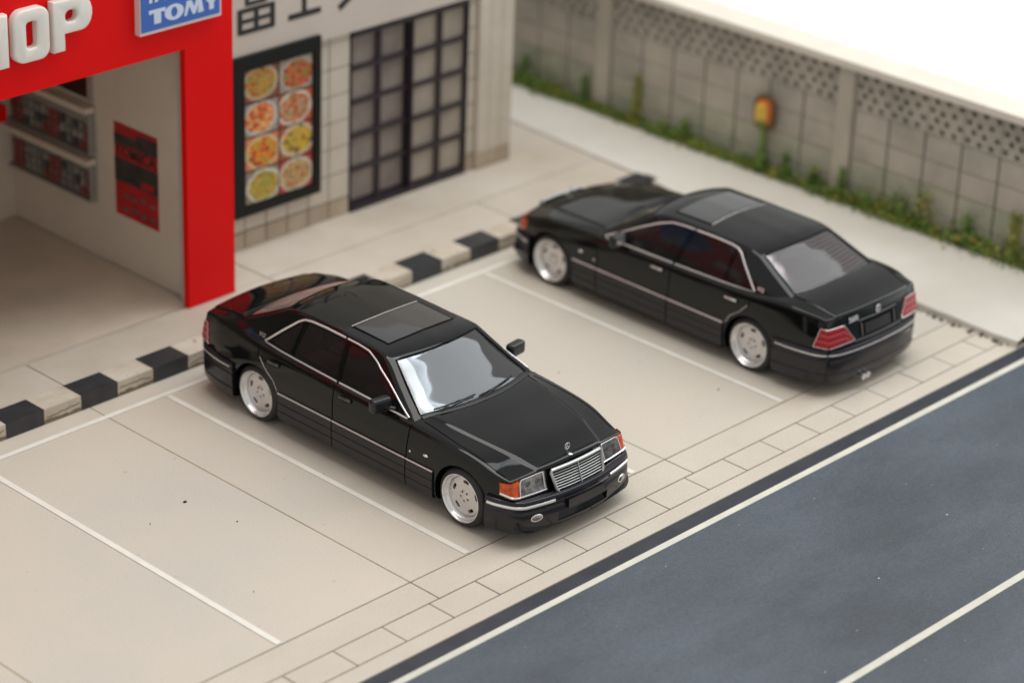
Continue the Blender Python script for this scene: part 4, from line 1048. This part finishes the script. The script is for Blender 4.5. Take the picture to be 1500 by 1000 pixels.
rear_quad('plate_bracket', -.30, -.285, .65, .79, .012, mat('grey_trim', (.12, .12, .12), .4)); rear_quad('plate_bracket', .285, .30, .65, .79, .012, mat('grey_trim', (.12,)*3, .4))
rear_quad('boot_sill', -.42, .42, .60, .622, .010, mat('sill_grey', (.10, .10, .10), .3))
fix(tube('boot_handle', [ray_rear(v, .828, .008) for v in np.linspace(-.34, .34, 14)], .005, mat('grey_trim', (.12,)*3, .4), None, 6, .007))
for sg in (-1, 1): fix(tube('boot_gap', [ray_rear(sg*.665, .94, .0), ray_rear(sg*.60, .87, .0), ray_rear(sg*.50, .835, 0)], .005, GAP, None, 5))
bd = empty('boot_badge', (0, 0, 0)); fix(bd); pc = ray_rear(0, .885, .014)
o = tube('badge_ring', [pc+Vector((.042*math.cos(a), 0, .042*math.sin(a))) for a in [2*PI*k/24 for k in range(24)]], .007, CHROME, None, 6, closed=True, updir=(0, 1, 0)); o.parent = bd
bm = bmesh.new()
for a in (90, 210, 330): tube_bm(bm, [pc, pc+Vector((.035*math.cos(math.radians(a)), 0, .035*math.sin(math.radians(a))))], .006)
o = done(bm, 'badge_star', CHROME); o.parent = bd
# script badges; text planes face outward
def badge(body, size, loc, rot):
    o = link('badge_script', text_mesh(body, size, .003, .002), CHROME); fix(o); o.location = Vector(loc)+Vector((0, -CARLOC, 0)); o.rotation_euler = rot; return o
p = ray_rear(.42, .868, .012); badge('S600', .085, p, (PI/2-.2, 0, PI))
for sg in (-1, 1):
    h = gbvh.ray_cast(Vector((sg*2, 4.02, .985)), Vector((-sg, 0, 0)))
    if h[0]: badge('V12', .06, h[0]+h[1]*.006, (PI/2-.55 if True else 0, 0, -PI/2 if sg < 0 else PI/2))
# exhaust
for k in (0, 1):
    b = bmesh.new(); lathe_bm(b, [(.034, -.12), (.034, .03), (.037, .035), (.037, .04), (.027, .04), (.025, .022), (0, .022)], 20); ex_ = fix(done(b, 'exhaust_pipe', CHROME, None, smooth=True)); ex_.rotation_euler = (0, 0, PI/2); ex_.location = (.20+k*.078, 5.135-CARLOC, .15)
# mirrors
for sg in (-1, 1):
    mr = empty('wing_mirror', (0, 0, 0)); fix(mr)
    b = bmesh.new(); bmesh.ops.create_cube(b, size=1, matrix=Matrix.Translation((sg*.995, 1.985, .985))@Matrix.Rotation(sg*.12, 4, 'Z')@Matrix.Diagonal((.235, .11, .15, 1)))
    bmesh.ops.bevel(b, geom=b.edges[:], offset=.04, segments=4, profile=.6, affect='EDGES'); o = done(b, 'mirror_housing', MIRM, None, smooth=True, angle=60); o.parent = mr
    b = bmesh.new(); tube_bm(b, [(sg*.86, 1.90, .925), (sg*.93, 1.955, .945)], .03, 8, .022); o = done(b, 'mirror_arm', MIRM, None, smooth=True, angle=60); o.parent = mr
    b = bmesh.new(); bmesh.ops.create_cube(b, size=1, matrix=Matrix.Translation((sg*.995, 2.041, .985))@Matrix.Rotation(sg*.12, 4, 'Z')@Matrix.Diagonal((.16, .004, .095, 1))); o = done(b, 'mirror_glass', CHROME); o.parent = mr
# antenna-less; wheel set
bmw = bmesh.new()
lathe_bm(bmw, [(.262, .015), (.275, .012), (.300, .004), (.314, -.012), (.322, -.03), (.325, -.055), (.325, -.19), (.318, -.215), (.30, -.23), (.262, -.235), (.262, .015)], 64)
for v in bmw.verts: v.co.x *= -1
bmesh.ops.recalc_face_normals(bmw, faces=bmw.faces)
tyre_me = bpy.data.meshes.new('tyre'); bmw.to_mesh(tyre_me); bmw.free(); tyre_me.materials.append(RUB); tyre_me.shade_smooth(); tyre_me.set_sharp_from_angle(angle=math.radians(40))
def lathe_me(name, prof, m, n=64, ang=30):
    b = bmesh.new(); lathe_bm(b, prof, n)
    for v in b.verts: v.co.x *= -1
    bmesh.ops.recalc_face_normals(b, faces=b.faces); me = bpy.data.meshes.new(name); b.to_mesh(me); b.free(); me.materials.append(m); me.shade_smooth(); me.set_sharp_from_angle(angle=math.radians(ang)); return me
lip_me = lathe_me('lip', [(.263, .010), (.262, .018), (.256, .019), (.251, .012), (.244, -.004), (.237, -.030), (.228, -.040), (.224, -.038), (.221, -.066), (.213, -.076), (.20, -.078), (.20, -.10), (.262, -.10), (.263, .010)], ALLOY)
# face disc with five slots
b = bmesh.new(); lathe_bm(b, [(.2125, -.086), (.2125, -.068), (.207, -.061), (.19, -.057), (.17, -.055), (.11, -.053), (.07, -.053), (.06, -.046), (.03, -.043), (0, -.042)], 64); lathe_bm(b, [(.2125, -.086), (0, -.086)], 64)
bmesh.ops.remove_doubles(b, verts=b.verts, dist=1e-5); bmesh.ops.recalc_face_normals(b, faces=b.faces); fo = meshobj(b); cs = []
for k in range(5):
    a = 2*PI*k/5+.25; b = bmesh.new(); pts = []
    for (rr, w_) in ((.144, -.042), (.144, .042), (.182, .036), (.182, -.036)): pts.append((-.1, math.cos(a)*rr-math.sin(a)*w_, math.sin(a)*rr+math.cos(a)*w_))
    prism_bm(b, pts, (.2, 0, 0)); bmesh.ops.bevel(b, geom=[e for e in b.edges if abs(e.verts[0].co.x-e.verts[1].co.x) > .1], offset=.009, segments=3, affect='EDGES'); bmesh.ops.recalc_face_normals(b, faces=b.faces); cs.append(meshobj(b))
    a += PI/5; b = bmesh.new(); bmesh.ops.create_cone(b, cap_ends=True, segments=12, radius1=.0135, radius2=.0135, depth=.2, matrix=Matrix.Translation((0, math.cos(a)*.052, math.sin(a)*.052))@Matrix.Rotation(PI/2, 4, 'Y')); cs.append(meshobj(b))
face_me = boolean(fo, cs); kill(fo, *cs); face_me.materials.clear(); face_me.materials.append(ALLOYF)
face_me.transform(Matrix.Diagonal((-1, 1, 1, 1))); face_me.flip_normals(); face_me.shade_smooth(); face_me.set_sharp_from_angle(angle=math.radians(30))
b = bmesh.new(); bmesh.ops.create_cone(b, cap_ends=True, segments=32, radius1=.205, radius2=.205, depth=.02, matrix=Matrix.Translation((.10, 0, 0))@Matrix.Rotation(PI/2, 4, 'Y')); back_me = bpy.data.meshes.new('hub_back'); b.to_mesh(back_me); b.free(); back_me.materials.append(GAP)
b = bmesh.new()
for k in range(36):
    a = 2*PI*k/36; bmesh.ops.create_icosphere(b, subdivisions=1, radius=.0062, matrix=Matrix.Translation((.064, math.cos(a)*.2155, math.sin(a)*.2155)))
for k in range(36): pass
rivet_me = bpy.data.meshes.new('rivets'); b.to_mesh(rivet_me); b.free(); rivet_me.materials.append(CHROME); rivet_me.shade_smooth()
for uu in (AF, AR):
    for sg in (-1, 1):
        # local x axis points inwards from the outer face
        wh = empty('wheel', (sg*.912, uu-CARLOC, WR), 0 if sg < 0 else PI); wh.parent = root; wh.rotation_euler = (random.uniform(-.5, .5)*0+ (0.12 if uu == AF else .05), 0, 0 if sg < 0 else PI)
        link('tyre', tyre_me, parent=wh); link('rim_lip', lip_me, parent=wh); link('rim_face', face_me, parent=wh); link('hub_back', back_me, parent=wh); r_ = link('rivet_ring', rivet_me, parent=wh); r_['kind'] = 'stuff'
# interior
def soft(name, x0, x1, y0, y1, z0, z1, m, r=.05, parent=None, tilt=0, piv=None):
    b = bmesh.new(); box_bm(b, x0, x1, y0, y1, z0, z1); bmesh.ops.bevel(b, geom=b.edges[:], offset=r, segments=3, affect='EDGES')
    if tilt: bmesh.ops.rotate(b, verts=b.verts, cent=piv, matrix=Matrix.Rotation(tilt, 3, 'X'))
    o = done(b, name, m, None, smooth=True, angle=60)
    if parent: o.parent = parent
    return o
fix(box('cabin_floor', -.765, .765, 1.862, 4.148, .352, .37, DARKI))
fix(soft('dashboard', -.74, .74, 1.80, 2.08, .70, .935, mat('dash_grey', (.055, .06, .062), .6), .05)); fix(box('rear_shelf', -.70, .70, 4.0, 4.40, .95, .965, mat('shelf_rose', (.34, .22, .20), .7)))
for (vx, uu) in ((-.38, 2.72), (.38, 2.72), (-.37, 3.72), (.37, 3.72)):
    s_ = empty('seat', (0, 0, 0)); fix(s_); wd = .26 if uu < 3 else .33
    soft('cushion', vx-wd, vx+wd, uu-.30, uu+.22, .50, .64, SEAT, .05, s_)
    soft('backrest', vx-wd, vx+wd, uu+.14, uu+.27, .56, 1.02 if uu < 3 else 1.0, SEAT, .055, s_, -.28, (0, uu+.2, .6))
    soft('headrest', vx-.12, vx+.12, uu+.30, uu+.38, 1.03 if uu < 3 else 1.0, 1.17 if uu < 3 else 1.14, SEATG, .035, s_)
o = tube('steering_wheel', [(.38+.18*math.cos(a), 2.22+.07*math.sin(a), .90+.165*math.sin(a)) for a in [2*PI*k/28 for k in range(28)]], .014, mat('wheel_grey', (.16, .16, .16), .5), None, 6, closed=True, updir=(0, 1, 0)); fix(o)
b = bmesh.new(); tube_bm(b, [(.22, 2.22, .90), (.54, 2.22, .90)], .02); tube_bm(b, [(.38, 2.22, .90), (.38, 2.10, .84)], .035, 8); o = done(b, 'steering_column', DARKI); fix(o)
b = bmesh.new(); box_bm(b, -.09, .09, 2.20, 2.22, 1.20, 1.26); fix(done(b, 'rear_view_mirror', MIRM))
fix(box('underbody', -.60, .60, .3, 4.9, .10, .164, GAP))

tag(car, 'black lowered saloon in the near bay with its bonnet facing the road', 'car', 'black saloons parked in the bays')
car.location = (-4.695, CARLOC, 0); car.rotation_euler = (0, 0, -.004)
def copy_tree(o, parent=None):
    c = o.copy(); COL.objects.link(c)
    if parent is not None: c.parent = parent
    for ch__ in list(o.children): copy_tree(ch__, c)
    return c
HC = mat('handle_chrome', (.7, .69, .68), .2, metal=1)
car2 = copy_tree(car); car2['label'] = 'black lowered saloon near the block wall, boot and red tail lamps facing the road'
car2.location = (.285, 1.19+4.0-CARLOC, 0); car2.rotation_euler = (0, 0, PI-.009)
for c in car2.children:
    if c.name.startswith('door_handle'):
        c.material_slots[0].link = 'OBJECT'; c.material_slots[0].material = HC
